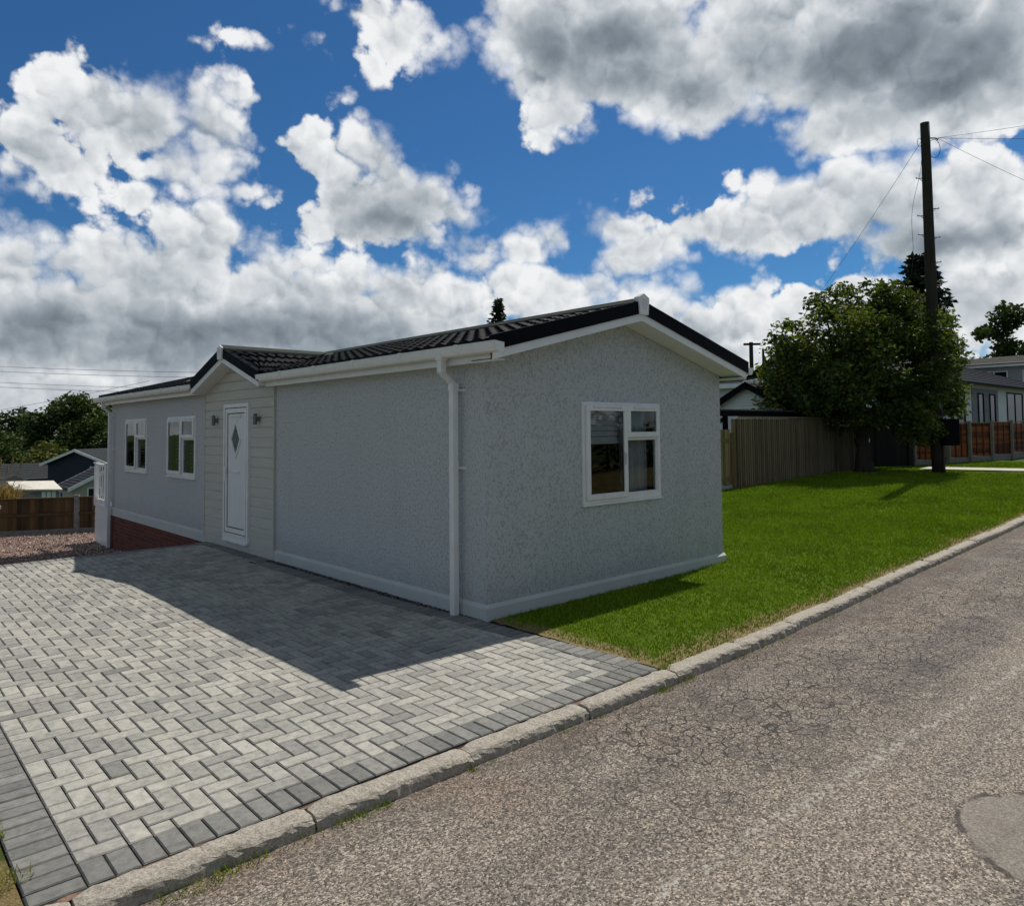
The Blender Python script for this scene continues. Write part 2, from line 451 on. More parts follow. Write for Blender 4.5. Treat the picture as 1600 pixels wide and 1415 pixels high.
def make_glass(name, tint=(.80, .84, .84), boost=1.0):
    n = NT(name)
    tr = n.nt.nodes.new('ShaderNodeBsdfTransparent'); tr.inputs[0].default_value = (*tint, 1)
    gl = n.nt.nodes.new('ShaderNodeBsdfGlossy'); gl.inputs['Roughness'].default_value = .015
    fr = n.nt.nodes.new('ShaderNodeFresnel'); fr.inputs[0].default_value = 1.55
    # panes are never quite flat
    b = n.nt.nodes.new('ShaderNodeBump'); b.inputs['Strength'].default_value = .05; b.inputs['Distance'].default_value = .02
    n.nt.links.new(n.noise(2.2, 1), b.inputs['Height']); n.nt.links.new(b.outputs[0], gl.inputs['Normal'])
    f = n.math('MULTIPLY', fr.outputs[0], boost, clamp=True)
    mx = n.nt.nodes.new('ShaderNodeMixShader')
    n.nt.links.new(f, mx.inputs[0]); n.nt.links.new(tr.outputs[0], mx.inputs[1]); n.nt.links.new(gl.outputs[0], mx.inputs[2])
    n.nt.links.new(mx.outputs[0], n.out.inputs[0])
    return n.m

M = {}
def mats():
    M['white'] = plain('white_upvc', (.74, .745, .74), .32, .5, .07, 5)
    M['white_soffit'] = plain('white_soffit', (.70, .71, .71), .45, .4, .05, 4)
    M['black'] = plain('black_trim', (.004, .0045, .007), .55, .05, .25, 5)
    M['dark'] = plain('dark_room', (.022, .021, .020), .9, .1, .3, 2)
    M['ridge'] = plain('ridge_metal', (.045, .055, .049), .7, .06, .15, 8)
    M['blind'] = plain('blind_slats', (.62, .63, .63), .6, .3, .06, 8)
    M['curtain'] = plain('curtain_cloth', (.60, .61, .60), .85, .1, .12, 14)
    M['glass'] = make_glass('window_glass')
    M['lamp_metal'] = plain('lamp_metal', (.14, .145, .15), .45, .5, .1, 20)
    M['gutter'] = plain('white_gutter', (.72, .72, .71), .35, .5, .06, 5)
    # pebble-textured paint render
    n = NT('textured_render')
    big = n.noise(.8, 4)
    grain = n.noise(46, 3, .62, stretch=(1, 1, .75))
    pit = n.voro(55)
    sp = n.step(n.noise(75, 2, .5), .60, .72)
    c = n.ramp(big, [(.3, (.505, .525, .53)), (.7, (.525, .545, .55))])
    c = n.mix(n.math('MULTIPLY', n.step(grain, .52, .36), .55), c, (.22, .235, .235))
    zz = n.xyz()[2]
    splash = n.math('MULTIPLY', n.step(n.math('ADD', zz, n.math('MULTIPLY', n.noise(5, 4), .5)), .72, .22), .35)
    c = n.mix(splash, c, (.27, .26, .23))
    c = n.mix(n.math('MULTIPLY', n.step(n.noise(3.5, 4, .6, stretch=(1, 1, .12)), .52, .75), .09), c, (.26, .27, .26))
    c = n.mix(n.math('MULTIPLY', sp, .6), c, (.13, .14, .145))
    n.bump(n.math('ADD', n.math('MULTIPLY', grain, 1.0), n.math('MULTIPLY', pit, .5)), .9, .012)
    M['render'] = n.fin(c, .8, .25)
    n = NT('painted_plinth')
    g = n.noise(30, 4)
    c = n.ramp(n.noise(2.5, 5), [(.3, (.46, .475, .46)), (.72, (.52, .53, .515))])
    c = n.mix(n.math('MULTIPLY', n.step(n.noise(14, 5, .65), .58, .75), .4), c, (.20, .20, .18))
    n.bump(g, .3, .004)
    M['plinth'] = n.fin(c, .7, .25)
    n = NT('grained_cladding')
    g = n.noise(22, 4, .6, stretch=(1, .10, 1.4))
    c = n.ramp(g, [(.3, (.455, .445, .40)), (.7, (.525, .51, .46))])
    n.bump(g, .35, .004)
    M['cladding'] = n.fin(c, .65, .3)
    n = NT('door_leaf')
    g = n.noise(24, 4, .6, stretch=(1, 1.3, .09))
    n.bump(g, .25, .003)
    M['door'] = n.fin(n.ramp(g, [(.3, (.66, .68, .70)), (.7, (.73, .75, .77))]), .4, .45)
    n = NT('tile_coating')
    g = n.noise(160, 2); f = n.noise(3, 4)
    c = n.ramp(f, [(.3, (.004, .004, .0055)), (.7, (.010, .0095, .012))])
    n.bump(g, .25, .002)
    M['tiles'] = n.fin(c, .55, .05)
    # red brick
    n = NT('red_brick')
    br = n.nt.nodes.new('ShaderNodeTexBrick')
    x = n.xyz(); cb = n.nt.nodes.new('ShaderNodeCombineXYZ')
    n.nt.links.new(n.math('ADD', x[1], x[0]), cb.inputs[0]); n.nt.links.new(x[2], cb.inputs[1])
    n.nt.links.new(cb.outputs[0], br.inputs['Vector'])
    br.inputs['Scale'].default_value = 1.0; br.inputs['Brick Width'].default_value = .225; br.inputs['Row Height'].default_value = .075
    br.inputs['Mortar Size'].default_value = .010; br.inputs['Mortar Smooth'].default_value = .2; br.inputs['Bias'].default_value = 0
    br.inputs['Color1'].default_value = (.20, .055, .035, 1); br.inputs['Color2'].default_value = (.11, .035, .028, 1); br.inputs['Mortar'].default_value = (.14, .085, .065, 1)
    c = n.mix(.5, br.outputs['Color'], n.ramp(n.noise(30, 4), [(.3, (.5, .5, .5)), (.7, (1.1, 1.1, 1.1))]), 'MULTIPLY')
    n.bump(n.math('SUBTRACT', n.math('MULTIPLY', n.noise(60, 3), .3), br.outputs['Fac']), .8, .008)
    M['brick'] = n.fin(c, .85, .2)
    # paving blocks: each block has its own tone
    n = NT('block_paving')
    t = n.tone()
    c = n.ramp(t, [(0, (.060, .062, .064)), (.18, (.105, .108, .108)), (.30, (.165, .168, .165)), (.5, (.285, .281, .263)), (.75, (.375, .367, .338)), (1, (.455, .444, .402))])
    mo = n.noise(26, 5, .65)
    c = n.mix(1.0, c, n.ramp(mo, [(.25, (.62, .62, .63)), (.5, (.97, .97, .96)), (.75, (1.22, 1.21, 1.18))]), 'MULTIPLY')
    c = n.mix(n.math('MULTIPLY', n.step(n.noise(140, 3, .6), .60, .70), .45), c, (.07, .07, .07))
    c = n.mix(1.0, c, n.ramp(n.noise(1.1, 4), [(.3, (.86, .86, .87)), (.7, (1.10, 1.09, 1.06))]), 'MULTIPLY')
    # tyre-darkened and damp-stained areas
    st = n.math('MULTIPLY', n.step(n.noise(2.3, 5, .65), .50, .72), .22)
    c = n.mix(st, c, (.13, .125, .11))
    n.bump(n.math('ADD', n.math('MULTIPLY', n.noise(190, 3, .7), .6), mo), .5, .004)
    M['paver'] = n.fin(c, .82, .25)
    M['joint'] = plain('joint_sand', (.045, .041, .036), .95, .1, .35, 40, .6, 150, .004)
    # concrete kerb, weathered
    n = NT('kerb_concrete')
    g = n.noise(70, 5, .7)
    c = n.ramp(g, [(.30, (.24, .21, .17)), (.5, (.40, .365, .31)), (.70, (.56, .52, .46))])
    c = n.mix(n.math('MULTIPLY', n.step(n.noise(9, 5, .65), .52, .72), .6), c, (.17, .15, .12))
    c = n.mix(n.math('MULTIPLY', n.step(n.voro(60), .16, .06), .6), c, (.45, .40, .33))
    n.bump(n.math('ADD', g, n.math('MULTIPLY', n.noise(12, 4), 1.6)), .9, .012)
    M['kerb'] = n.fin(c, .88, .2)
    M['concrete'] = plain('pale_concrete', (.36, .345, .31), .85, .2, .25, 9, .4, 70, .004)
    M['concrete_post'] = plain('fence_concrete', (.22, .21, .19), .9, .2, .25, 8, .4, 60, .004)
    # road: worn surface dressing with crazing in the wheel tracks
    n = NT('worn_asphalt')
    x = n.xyz()
    wob = n.vadd(n.tc, n.noise(2.2, 3, col=True), .35)
    agg = n.voro(125, out='Color'); aggd = n.voro(125)
    ag = n.xyz(agg)[0]
    c = n.ramp(ag, [(0, (.070, .062, .056)), (.40, (.210, .186, .165)), (.80, (.405, .366, .328)), (1, (.64, .59, .54))])
    fine = n.noise(300, 3, .6)
    c = n.mix(.55, c, n.ramp(fine, [(.3, (.10, .095, .09)), (.7, (.66, .63, .59))]), 'OVERLAY')
    band = n.noise(1.0, 4, .6, stretch=(.22, 1.6, 1))
    c = n.mix(1.0, c, n.ramp(band, [(.30, (.66, .67, .70)), (.5, (.98, .97, .95)), (.72, (1.22, 1.18, 1.12))]), 'MULTIPLY')
    rust = n.math('MULTIPLY', n.step(n.noise(1.3, 4, .6), .48, .68), n.step(x[1], -3.3, -2.2))
    c = n.mix(n.math('MULTIPLY', rust, .55), c, n.mix(1.0, c, (1.16, .95, .84), 'MULTIPLY'))
    dk = n.step(n.noise(7, 5, .7), .50, .68)
    c = n.mix(n.math('MULTIPLY', dk, .32), c, (.12, .108, .10))
    cr1 = n.voro(9, 'DISTANCE_TO_EDGE', wob)
    cr2 = n.voro(22, 'DISTANCE_TO_EDGE', wob)
    yy = n.math('ADD', x[1], n.math('MULTIPLY_ADD', n.noise(.8, 3), 1.0, -.5))
    trk = n.math('SUBTRACT', 1.0, n.step(n.math('ABSOLUTE', n.math('ADD', yy, 2.75)), .35, 1.05))
    trk = n.math('MULTIPLY', trk, n.step(n.noise(1.3, 3), .28, .50))
    trk = n.math('MULTIPLY', trk, n.step(x[0], -2.6, -.6))
    k1 = n.math('MULTIPLY', n.step(cr1, .042, .014), trk); k2 = n.math('MULTIPLY', n.step(cr2, .045, .012), n.math('MULTIPLY', trk, .6))
    ck = n.math('MAXIMUM', k1, k2)
    c = n.mix(n.math('MULTIPLY', ck, .92), c, (.030, .028, .028))
    c = n.mix(n.math('MULTIPLY', n.math('MULTIPLY', trk, n.step(n.noise(2.6, 4, .65), .48, .66)), .45), c, (.075, .072, .075))
    foot = n.math('MULTIPLY', n.step(n.math('ADD', x[1], n.math('MULTIPLY_ADD', n.noise(3.5, 4, .6), .5, -.25)), -2.42, -2.08), .42)
    c = n.mix(foot, c, (.105, .085, .068))
    # a pale broken seam of loose chippings along the middle
    ys = n.math('ADD', x[1], n.math('MULTIPLY_ADD', x[0], .058, 3.57))
    seam = n.math('SUBTRACT', 1.0, n.step(n.math('ABSOLUTE', n.math('ADD', ys, n.math('MULTIPLY_ADD', n.noise(3, 3), .10, -.05))), .015, .055))
    seam = n.math('MULTIPLY', seam, n.step(n.noise(30, 3, .6), .51, .62))
    c = n.mix(n.math('MULTIPLY', seam, .75), c, (.52, .50, .46))
    wh = n.step(n.noise(34, 1, .4), .775, .795)
    c = n.mix(n.math('MULTIPLY', wh, .8), c, (.55, .53, .50))
    # an old round repair with a finer surface and a broken dark rim
    pc = n.nt.nodes.new('ShaderNodeVectorMath'); pc.operation = 'MULTIPLY_ADD'
    n.set(pc.inputs[0], n.vadd(n.tc, n.noise(4, 4, .6, col=True), .16)); pc.inputs[1].default_value = (1/.50, 1/.44, 0); pc.inputs[2].default_value = (.50/.50 - .16, 4.50/.44 - .18, 0)
    pl = n.nt.nodes.new('ShaderNodeVectorMath'); pl.operation = 'LENGTH'; n.set(pl.inputs[0], pc.outputs[0])
    pr = pl.outputs['Value']
    inside = n.step(pr, 1.0, .96)
    pcol = n.ramp(n.noise(170, 4, .65), [(.3, (.13, .117, .102)), (.7, (.40, .363, .32))])
    pcol = n.mix(n.math('MULTIPLY', n.step(n.noise(6, 5, .65), .45, .7), .4), pcol, (.13, .115, .10))
    c = n.mix(n.math('MULTIPLY', inside, .72), c, pcol)
    rim = n.math('MULTIPLY', n.step(n.math('ABSOLUTE', n.math('SUBTRACT', pr, 1.0)), .055, .012), n.step(n.noise(5, 3), .40, .55))
    c = n.mix(n.math('MULTIPLY', rim, .75), c, (.045, .04, .037))
    ck = n.math('MAXIMUM', n.math('MULTIPLY', ck, n.math('SUBTRACT', 1.0, inside)), rim)
    aggd = n.math('MULTIPLY', aggd, n.math('MULTIPLY_ADD', inside, -.8, 1.0))
    hh = n.math('SUBTRACT', n.math('ADD', n.math('MULTIPLY', aggd, -.8), fine), n.math('MULTIPLY', ck, 1.5))
    n.bump(hh, .8, .007)
    M['road'] = n.fin(c, .85, .25)
    n = NT('smooth_patch')
    c = n.ramp(n.noise(190, 4, .6), [(.3, (.17, .152, .132)), (.7, (.30, .272, .238))])
    c = n.mix(n.math('MULTIPLY', n.step(n.noise(5, 4), .5, .7), .3), c, (.10, .092, .085))
    n.bump(n.noise(220, 2), .35, .003)
    M['patch'] = n.fin(c, .85, .25)
    # ground under the turf, bare and dry along the kerb and the paving
    n = NT('turf_soil')
    x = n.xyz()
    yk = n.math('ADD', x[1], n.math('MULTIPLY_ADD', n.noise(2.4, 4, .6), .44, -.22))
    xk = n.math('ADD', x[0], n.math('MULTIPLY_ADD', n.noise(2.1, 4, .6), .40, -.20))
    dry = n.math('MAXIMUM', n.step(yk, -1.60, -1.75), n.step(xk, .30, .14))
    g = n.noise(60, 4, .7)
    grn = n.ramp(n.noise(1.2, 4, .6), [(.3, (.065, .120, .006)), (.7, (.11, .18, .010))])
    grn = n.mix(1.0, grn, n.ramp(g, [(.3, (.5, .5, .5)), (.7, (1.25, 1.2, 1.2))]), 'MULTIPLY')
    tan = n.ramp(g, [(.3, (.12, .085, .045)), (.7, (.34, .26, .14))])
    n.bump(g, .7, .02)
    M['soil'] = n.fin(n.mix(n.math('MULTIPLY', dry, .9), grn, tan), .95, .1)
    n = NT('dry_verge')
    g = n.noise(70, 5, .7)
    n.bump(g, .8, .02)
    M['dry'] = n.fin(n.mix(n.step(n.noise(5, 4), .45, .65), n.ramp(g, [(.3, (.10, .075, .03)), (.7, (.32, .25, .12))]), n.ramp(g, [(.3, (.03, .05, .008)), (.7, (.09, .11, .025))])), .95, .1)
    # grass blades
    n = NT('grass_blades')
    col = n.ramp(n.tone(), [(0, (.085, .155, .006)), (.5, (.160, .270, .008)), (.82, (.245, .345, .018)), (.93, (.22, .21, .055)), (1, (.44, .34, .16))])
    col = n.mix(1.0, col, n.ramp(n.noise(.9, 4, .6), [(.3, (.72, .76, .7)), (.7, (1.22, 1.16, 1.1))]), 'MULTIPLY')
    n.fin(col, .6, .15)
    tr = n.nt.nodes.new('ShaderNodeBsdfTranslucent'); n.set(tr.inputs[0], col)
    mx = n.nt.nodes.new('ShaderNodeMixShader'); mx.inputs[0].default_value = .3
    n.nt.links.new(n.p.outputs[0], mx.inputs[1]); n.nt.links.new(tr.outputs[0], mx.inputs[2]); n.nt.links.new(mx.outputs[0], n.out.inputs[0])
    M['grass'] = n.m
    # pink-grey chippings
    n = NT('pink_gravel')
    t = n.tone()
    c = n.ramp(t, [(0, (.16, .105, .09)), (.4, (.36, .25, .215)), (.75, (.52, .40, .35)), (1, (.66, .58, .53))])
    n.bump(n.noise(90, 3), .4, .004)
    M['gravel'] = n.fin(c, .9, .2)
    n = NT('dark_pebbles')
    c = n.ramp(n.tone(), [(0, (.03, .03, .032)), (.6, (.12, .115, .11)), (1, (.38, .35, .31))])
    M['pebble'] = n.fin(c, .8, .3)
    M['earth'] = plain('meadow_ground', (.045, .075, .018), .95, .1, .35, .6, .5, 12, .03)
    M['wood_brown'] = wood('brown_fence_board', (.045, .028, .014), (.13, .08, .035), 2)
    M['wood_grey'] = wood('weathered_board', (.080, .060, .037), (.25, .19, .12), 2)
    M['wood_new'] = wood('new_softwood', (.15, .105, .045), (.33, .24, .12), 2)
    M['wood_orange'] = wood('orange_lap_board', (.075, .022, .009), (.26, .082, .028), 0, scale=9)
    M['wood_dark'] = wood('dark_gate_board', (.008, .008, .009), (.02, .019, .018), 2)
    M['pole_wood'] = wood('creosoted_pole', (.018, .016, .013), (.055, .048, .036), 2, .85)
    M['bark'] = wood('bark', (.030, .024, .018), (.085, .07, .052), 2, .95, 10)
    M['cable'] = plain('black_cable', (.03, .03, .032), .6, .3, .1)
    M['wall_white'] = plain('white_house_wall', (.62, .62, .63), .8, .2, .05, 2, .4, 90, .004)
    M['wall_grey'] = plain('grey_cladding', (.16, .175, .20), .6, .3, .08, 6)
    M['wall_blue'] = plain('midnight_cladding', (.016, .020, .040), .6, .3, .1, 6)
    M['wall_beige'] = plain('beige_wall', (.40, .38, .34), .8, .2, .06, 3)
    M['grey_tiles'] = plain('grey_roof_tiles', (.040, .044, .048), .8, .12, .25, 5)
    M['pale_panel'] = plain('pale_felt', (.62, .60, .53), .8, .2, .08, 5)
mats()

# ------------------------------------------------------------------ ground, road, kerb, paving
def rise(x):
    return 0.027 * max(0.0, min(x, 55.0) - 3.0)

def sm(a, b, x):
    t = max(0.0, min(1.0, (x - a) / (b - a)))
    return t*t*(3 - 2*t)

def lawn_z(x, y):
    return -0.105 + rise(x)

def ground_z(x, y):
    """meadow and everything out to the horizon: level with the lawn, sinking into the valley on the far left"""
    z = -0.16 + rise(x)
    left = 1 - sm(3.5, 9.0, x - 0.12*max(0, y-15))
    z = z*(1-left) + left*(z - 0.80*sm(6.2, 6.6, y))
    valley = sm(17.5, 34, y)*(1 - sm(0, 14, x - .30*(y-17)))
    z -= valley*2.2
    if y < -0.5: z = min(z, -0.30 + rise(x))
    return z

def kerb_y(x):
    return -1.955 + 0.125*sm(-0.5, 5.0, x)

def structure(o, kind='structure'):
    o['kind'] = kind
    return o

def axis_pts(lo, hi, fine_lo, fine_hi, step, far):
    a = list(np.arange(fine_lo, fine_hi + 1e-6, step))
    g = 1.6; q = step*2; p = fine_hi
    while p < hi: p += q; q *= g; a.append(min(p, hi))
    q = step*2; p = fine_lo
    while p > lo: p -= q; q *= g; a.insert(0, max(p, lo))
    return a

b = MB()
xs = axis_pts(-900, 1200, -12, 60, 1.0, 0); ys = axis_pts(-900, 1400, -12, 60, 1.0, 0)
ys = sorted(set([round(v, 3) for v in ys] + [6.2, 6.3, 6.4, 6.5, 6.6]))
b.grid([(x, y, ground_z(x, y)) for y in ys for x in xs], len(xs), len(ys))
structure(b.build('ground', M['earth'], smooth=True))

# road: gently crowned strip running along the kerb
b = MB()
rx = list(np.arange(-14, 40, .8)) + list(range(40, 120, 6))
ry = [kerb_y(0)-.115, -2.6, -3.2, -3.8, -4.4, -5.2, -6.0, -6.6]
def road_z(x, y):
    return -0.172 + rise(x) + 0.035*math.sin(math.pi*min(1, max(0, (-2.05 - y)/4.5)))
b.grid([(x, (y if i else kerb_y(x) - .09), road_z(x, y)) for i, y in reversed(list(enumerate(ry))) for x in rx], len(rx), len(ry))
structure(b.build('road', M['road'], smooth=True))
# far verge of the road with its low hedge bank, behind the photographer
b = MB(); xs2 = list(np.arange(-14, 40, 2.0)) + list(range(40, 120, 8))
b.grid([(x, y, -.10 + rise(x) + (.0 if y > -7.2 else .05)) for y in (-13, -10, -7.6, -6.6) for x in xs2], len(xs2), 4)
structure(b.build('verge', M['dry'], smooth=True))

# kerb stones, laid end to end, each worn and a little out of line
joints = [-6.6, -5.62, -4.70, -3.76, -2.80, -1.87, -0.92, 0.03]
x = 0.03
while x < 26: x += .93; joints.append(x)
kprof = [(0.00, -.20), (0.00, .000), (-.008, .008), (-.055, .009), (-.104, .006), (-.117, .001), (-.125, -.010), (-.128, -.026), (-.130, -.080), (-.130, -.20)]
for i in range(len(joints)-1):
    x0, x1 = joints[i]+.006, joints[i+1]-.006
    b = MB(); dy = random.uniform(-.010, .010); dz = random.uniform(-.008, .006); n = 26
    nu = len(kprof); pts = []
    for j in range(n+1):
        t = j/n; xx = x0 + (x1-x0)*t
        e = min(j, n-j); w = (.014 if e == 0 else .004 if e == 1 else 0)
        for q, (u, w0) in enumerate(kprof):
            jit = (random.uniform(-.0045, .0045) if 1 <= q <= 8 else 0) + (random.uniform(-.005,.005) if 4 <= q <= 7 else 0)
            ww = w if 1 <= q <= 6 else 0
            pts.append((xx, kerb_y(xx) + u + dy + jit + (ww if q >= 3 else -ww), -.100 + rise(xx) + w0 + dz + jit*.8 - ww*.8))
    b.grid(pts, nu, n+1)
    k = len(b.v)
    b.f.append(tuple(range(nu))); b.t.append(.5); b.f.append(tuple(reversed(range(n*nu, (n+1)*nu)))); b.t.append(.5)
    o = b.build('kerb_stone', M['kerb'])
    structure(o)

# driveway: 200 x 100 blocks in 90 degree herringbone inside charcoal borders
def drive_z(x, y):
    return -0.100 + .004*math.sin(1.7*x + .6*y) + .003*math.sin(2.3*y - x)
b = MB()
def paver(x0, x1, y0, y1, tone, z=0.0):
    g = .0025; ch = .0058
    x0 += g; x1 -= g; y0 += g; y1 -= g
    if x1-x0 < .018 or y1-y0 < .018: return
    z0 = drive_z((x0+x1)/2, (y0+y1)/2) + random.uniform(-.0016, .0016) + z
    tx, ty = random.uniform(-.006, .006), random.uniform(-.006, .006); cx, cy = (x0+x1)/2, (y0+y1)/2
    zz = lambda X, Y: z0 + (X-cx)*tx + (Y-cy)*ty
    n = len(b.v)
    lo = [(x0,y0),(x1,y0),(x1,y1),(x0,y1)]; hi = [(x0+ch,y0+ch),(x1-ch,y0+ch),(x1-ch,y1-ch),(x0+ch,y1-ch)]
    b.v += [(X, Y, z0-.022) for X, Y in lo] + [(X, Y, zz(X, Y)-.0060) for X, Y in lo] + [(X, Y, zz(X, Y)) for X, Y in hi]
    for i in range(4):
        j = (i+1) % 4
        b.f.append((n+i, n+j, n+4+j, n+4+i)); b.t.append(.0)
        b.f.append((n+4+i, n+4+j, n+8+j, n+8+i)); b.t.append(max(.05, tone*.74))     # darker tone painted on sides and arrises so the joints read dark
    b.f.append((n+8, n+9, n+10, n+11)); b.t.append(tone)
def field_tone():
    r = random.random()
    if r < .02: return random.uniform(.34, .46)
    if r < .22: return random.uniform(.47, .62)
    return random.uniform(.60, .96)
def dark_tone(): return random.uniform(.30, .46)
def edge_x(y):                       # outer edge of the border along house and lawn
    return float(np.interp(y, [-1.93, .2, .9, 4.44, 4.46, 6.8], [.06, -.05, -.125, -.145, -.035, -.04]))
FX0, FX1, FY0, FY1 = -3.69, .3, -1.73, 6.57
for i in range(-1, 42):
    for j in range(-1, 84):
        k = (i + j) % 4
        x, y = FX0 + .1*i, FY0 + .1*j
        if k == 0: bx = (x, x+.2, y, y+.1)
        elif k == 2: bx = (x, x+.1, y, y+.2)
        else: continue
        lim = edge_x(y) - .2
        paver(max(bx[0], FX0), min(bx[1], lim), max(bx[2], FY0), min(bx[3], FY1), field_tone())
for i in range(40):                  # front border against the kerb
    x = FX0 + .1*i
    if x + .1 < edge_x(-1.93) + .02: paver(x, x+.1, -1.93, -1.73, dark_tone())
y = -1.93
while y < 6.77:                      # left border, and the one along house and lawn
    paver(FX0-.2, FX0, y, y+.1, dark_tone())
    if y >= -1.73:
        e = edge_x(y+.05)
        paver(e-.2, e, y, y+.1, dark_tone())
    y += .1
x = FX0
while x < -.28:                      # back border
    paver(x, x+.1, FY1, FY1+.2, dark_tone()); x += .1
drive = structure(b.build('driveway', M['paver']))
b = MB()
b.box(FX0-.2, .05, -1.94, FY1+.2, -1.05, -.1145)
structure(b.build('driveway_bed', M['joint']))
b = MB()                             # red earth between paving and kerb
b.grid([(x, y, -.113 + random.uniform(-.006, .006)) for y in (-1.965, -1.935) for x in np.arange(-6.4, .2, .06)], len(np.arange(-6.4, .2, .06)), 2)
structure(b.build('kerb_joint', plain('red_soil', (.20, .13, .095), .95, .1, .4, 30, .8, 90, .01)))
# dry grass beside the drive at the left
b = MB(); gx = list(np.linspace(-9.5, -3.895, 30)); gy = list(np.linspace(-1.95, 6.5, 40))
b.grid([(x, y, -.108 + random.uniform(-.008, .010)) for y in gy for x in gx], len(gx), len(gy))
structure(b.build('dry_verge', M['dry'], smooth=True))

# lawn surface
b = MB()
def lawn_sheet(x0, x1, ylo, yhi, nx, ny):
    pts = []
    for j in range(ny+1):
        for i in range(nx+1):
            x = x0 + (x1-x0)*i/nx; lo = ylo(x); hi = yhi(x)
            y = lo + (hi-lo)*j/ny
            pts.append((x, y, lawn_z(x, y) + (random.uniform(-.006, .006) if 0 < j < ny else 0)))
    b.grid(pts, nx+1, ny+1)
lawn_sheet(.02, 4.1, lambda x: kerb_y(x), lambda x: -.02, 50, 24)
lawn_sheet(4.1, 24.0, lambda x: kerb_y(x), lambda x: 7.0 if x < 12 else 4.6, 90, 60)
structure(b.build('lawn', M['soil'], smooth=True))
# footpath to the far gate
b = MB()
px = [(19.3, 2.75), (19.45, 1.6), (19.6, .6), (19.9, -.8), (20.1, -1.78)]
pts = []
for i, (x, y) in enumerate(px):
    for w in (0, .45, .9): pts.append((x + w, y + .02*w, lawn_z(x+w, y) + .035))
b.grid(pts, 3, len(px))
structure(b.build('footpath', plain('path_concrete', (.50, .48, .42), .85, .2, .12, 4)))

# grass: one mesh of mown blades, denser where it is near
def grass():
    cx, cy = -4.4456, -5.2257
    N = 620000
    X = RNG.uniform(.05, 23.5, N); Y = RNG.uniform(-2.0, 6.5, N)
    ky = np.array([kerb_y(float(v)) for v in np.linspace(0, 24, 200)])
    kerb = np.interp(X, np.linspace(0, 24, 200), ky)
    ok = (Y > kerb + .015) & ~((X < 4.085) & (Y > -.035)) & ~((X > 12.0) & (Y > 4.42))
    d = np.hypot(X-cx, Y-cy)
    ok &= RNG.uniform(0, 1, N) < np.clip((8.0/d)**1.25, 0, 1)
    # bare rim beside kerb and paving
    rim = np.minimum(Y - kerb, np.where(Y < -.0, X - .02, 9))
    wob = .06 + .045*np.sin(X*2.1+Y) + .05*np.sin(X*5.3+1.2) + .04*np.sin(Y*7.7+X)
    ok &= RNG.uniform(0, 1, N) < np.clip(.10 + .9*(rim/np.maximum(wob, .03))**1.5, 0, 1)
    ok &= ~((X > 19.2+0*Y) & (X < 20.9) & (Y < 2.8))
    X, Y, d, rim, wob = X[ok], Y[ok], d[ok], rim[ok], wob[ok]
    n = len(X)
    Z = -.108 + .027*np.maximum(0, X-3)
    s = np.clip(d/8.0, 1, 2.2)
    patch = .5 + .25*np.sin(X*.9+1.3*np.sin(Y*.7)) + .25*np.sin(Y*1.7+X*.35)
    h = (.020 + .015*RNG.random(n))*(.85+.3*patch)*np.clip(s, 1, 1.5)
    w = (.0042 + .003*RNG.random(n))*s**1.2
    a = RNG.uniform(0, 2*np.pi, n); la = RNG.uniform(0, 2*np.pi, n); ln = h*RNG.uniform(.1, .8, n)
    V = np.zeros((n, 3, 3), np.float32)
    V[:, 0] = np.stack([X-np.cos(a)*w, Y-np.sin(a)*w, Z], 1)
    V[:, 1] = np.stack([X+np.cos(a)*w, Y+np.sin(a)*w, Z], 1)
    V[:, 2] = np.stack([X+np.cos(la)*ln, Y+np.sin(la)*ln, Z+h], 1)
    t = np.clip(RNG.normal(.48, .18, n) + .10*(patch-.5), 0, .86)
    straw = RNG.random(n) < np.clip(.02 + .85*np.exp(-(rim/np.maximum(wob*1.2, .04))**2), 0, .9)
    t[straw] = RNG.uniform(.88, 1.0, straw.sum())
    o = faces_np('grass', V.reshape(-1, 3), 3, t, M['grass'])
    o['kind'] = 'stuff'
grass()

# weeds and dry tufts in the kerb joint, at the drive corner and along the house
def tuft(P, r, n, hmax, dry=.3):
    V = []; T = []
    for _ in range(n):
        a = random.uniform(0, 6.28); q = r*math.sqrt(random.random())
        x, y = P[0]+q*math.cos(a), P[1]+q*math.sin(a)*.5
        h = hmax*random.uniform(.4, 1); la = random.uniform(0, 6.28); l = h*random.uniform(.3, 1.1); w = .0028
        b_ = random.uniform(0, 6.28)
        V += [(x-w*math.cos(b_), y-w*math.sin(b_), P[2]), (x+w*math.cos(b_), y+w*math.sin(b_), P[2]), (x+l*math.cos(la), y+l*math.sin(la), P[2]+h)]
        T.append(random.uniform(.88, 1) if random.random() < dry else random.uniform(.2, .75))
    return V, T
V, T = [], []
def road_edge(x): return (x, kerb_y(x)-.155, road_z(x, kerb_y(x)-.15))
spots = [(-3.35, .16, 160), (-3.15, .10, 60), (-2.62, .10, 70), (-2.45, .05, 30), (-.85, .04, 14), (-.15, .07, 50), (.1, .10, 60), (.9, .08, 30), (1.6, .12, 30), (2.6, .1, 24), (-1.9, .03, 10)]
for i in range(70): spots.append((random.uniform(-4, 14), .05, 6))
for sx, r, n in spots:
    v, t = tuft(road_edge(sx), r, n, .045, .35); V += v; T += t
for P, r, n, h in (((-3.93, -1.30, -.10), .06, 60, .075), ((-3.98, -1.7, -.10), .15, 120, .05), ((-4.05, -1.2, -.10), .18, 160, .05), ((-4.15, -.7, -.10), .2, 140, .05), ((-.35, -1.955, -.10), .03, 14, .05), ((.06, -1.94, -.10), .08, 60, .05)):
    v, t = tuft(P, r, n, h, .55); V += v; T += t
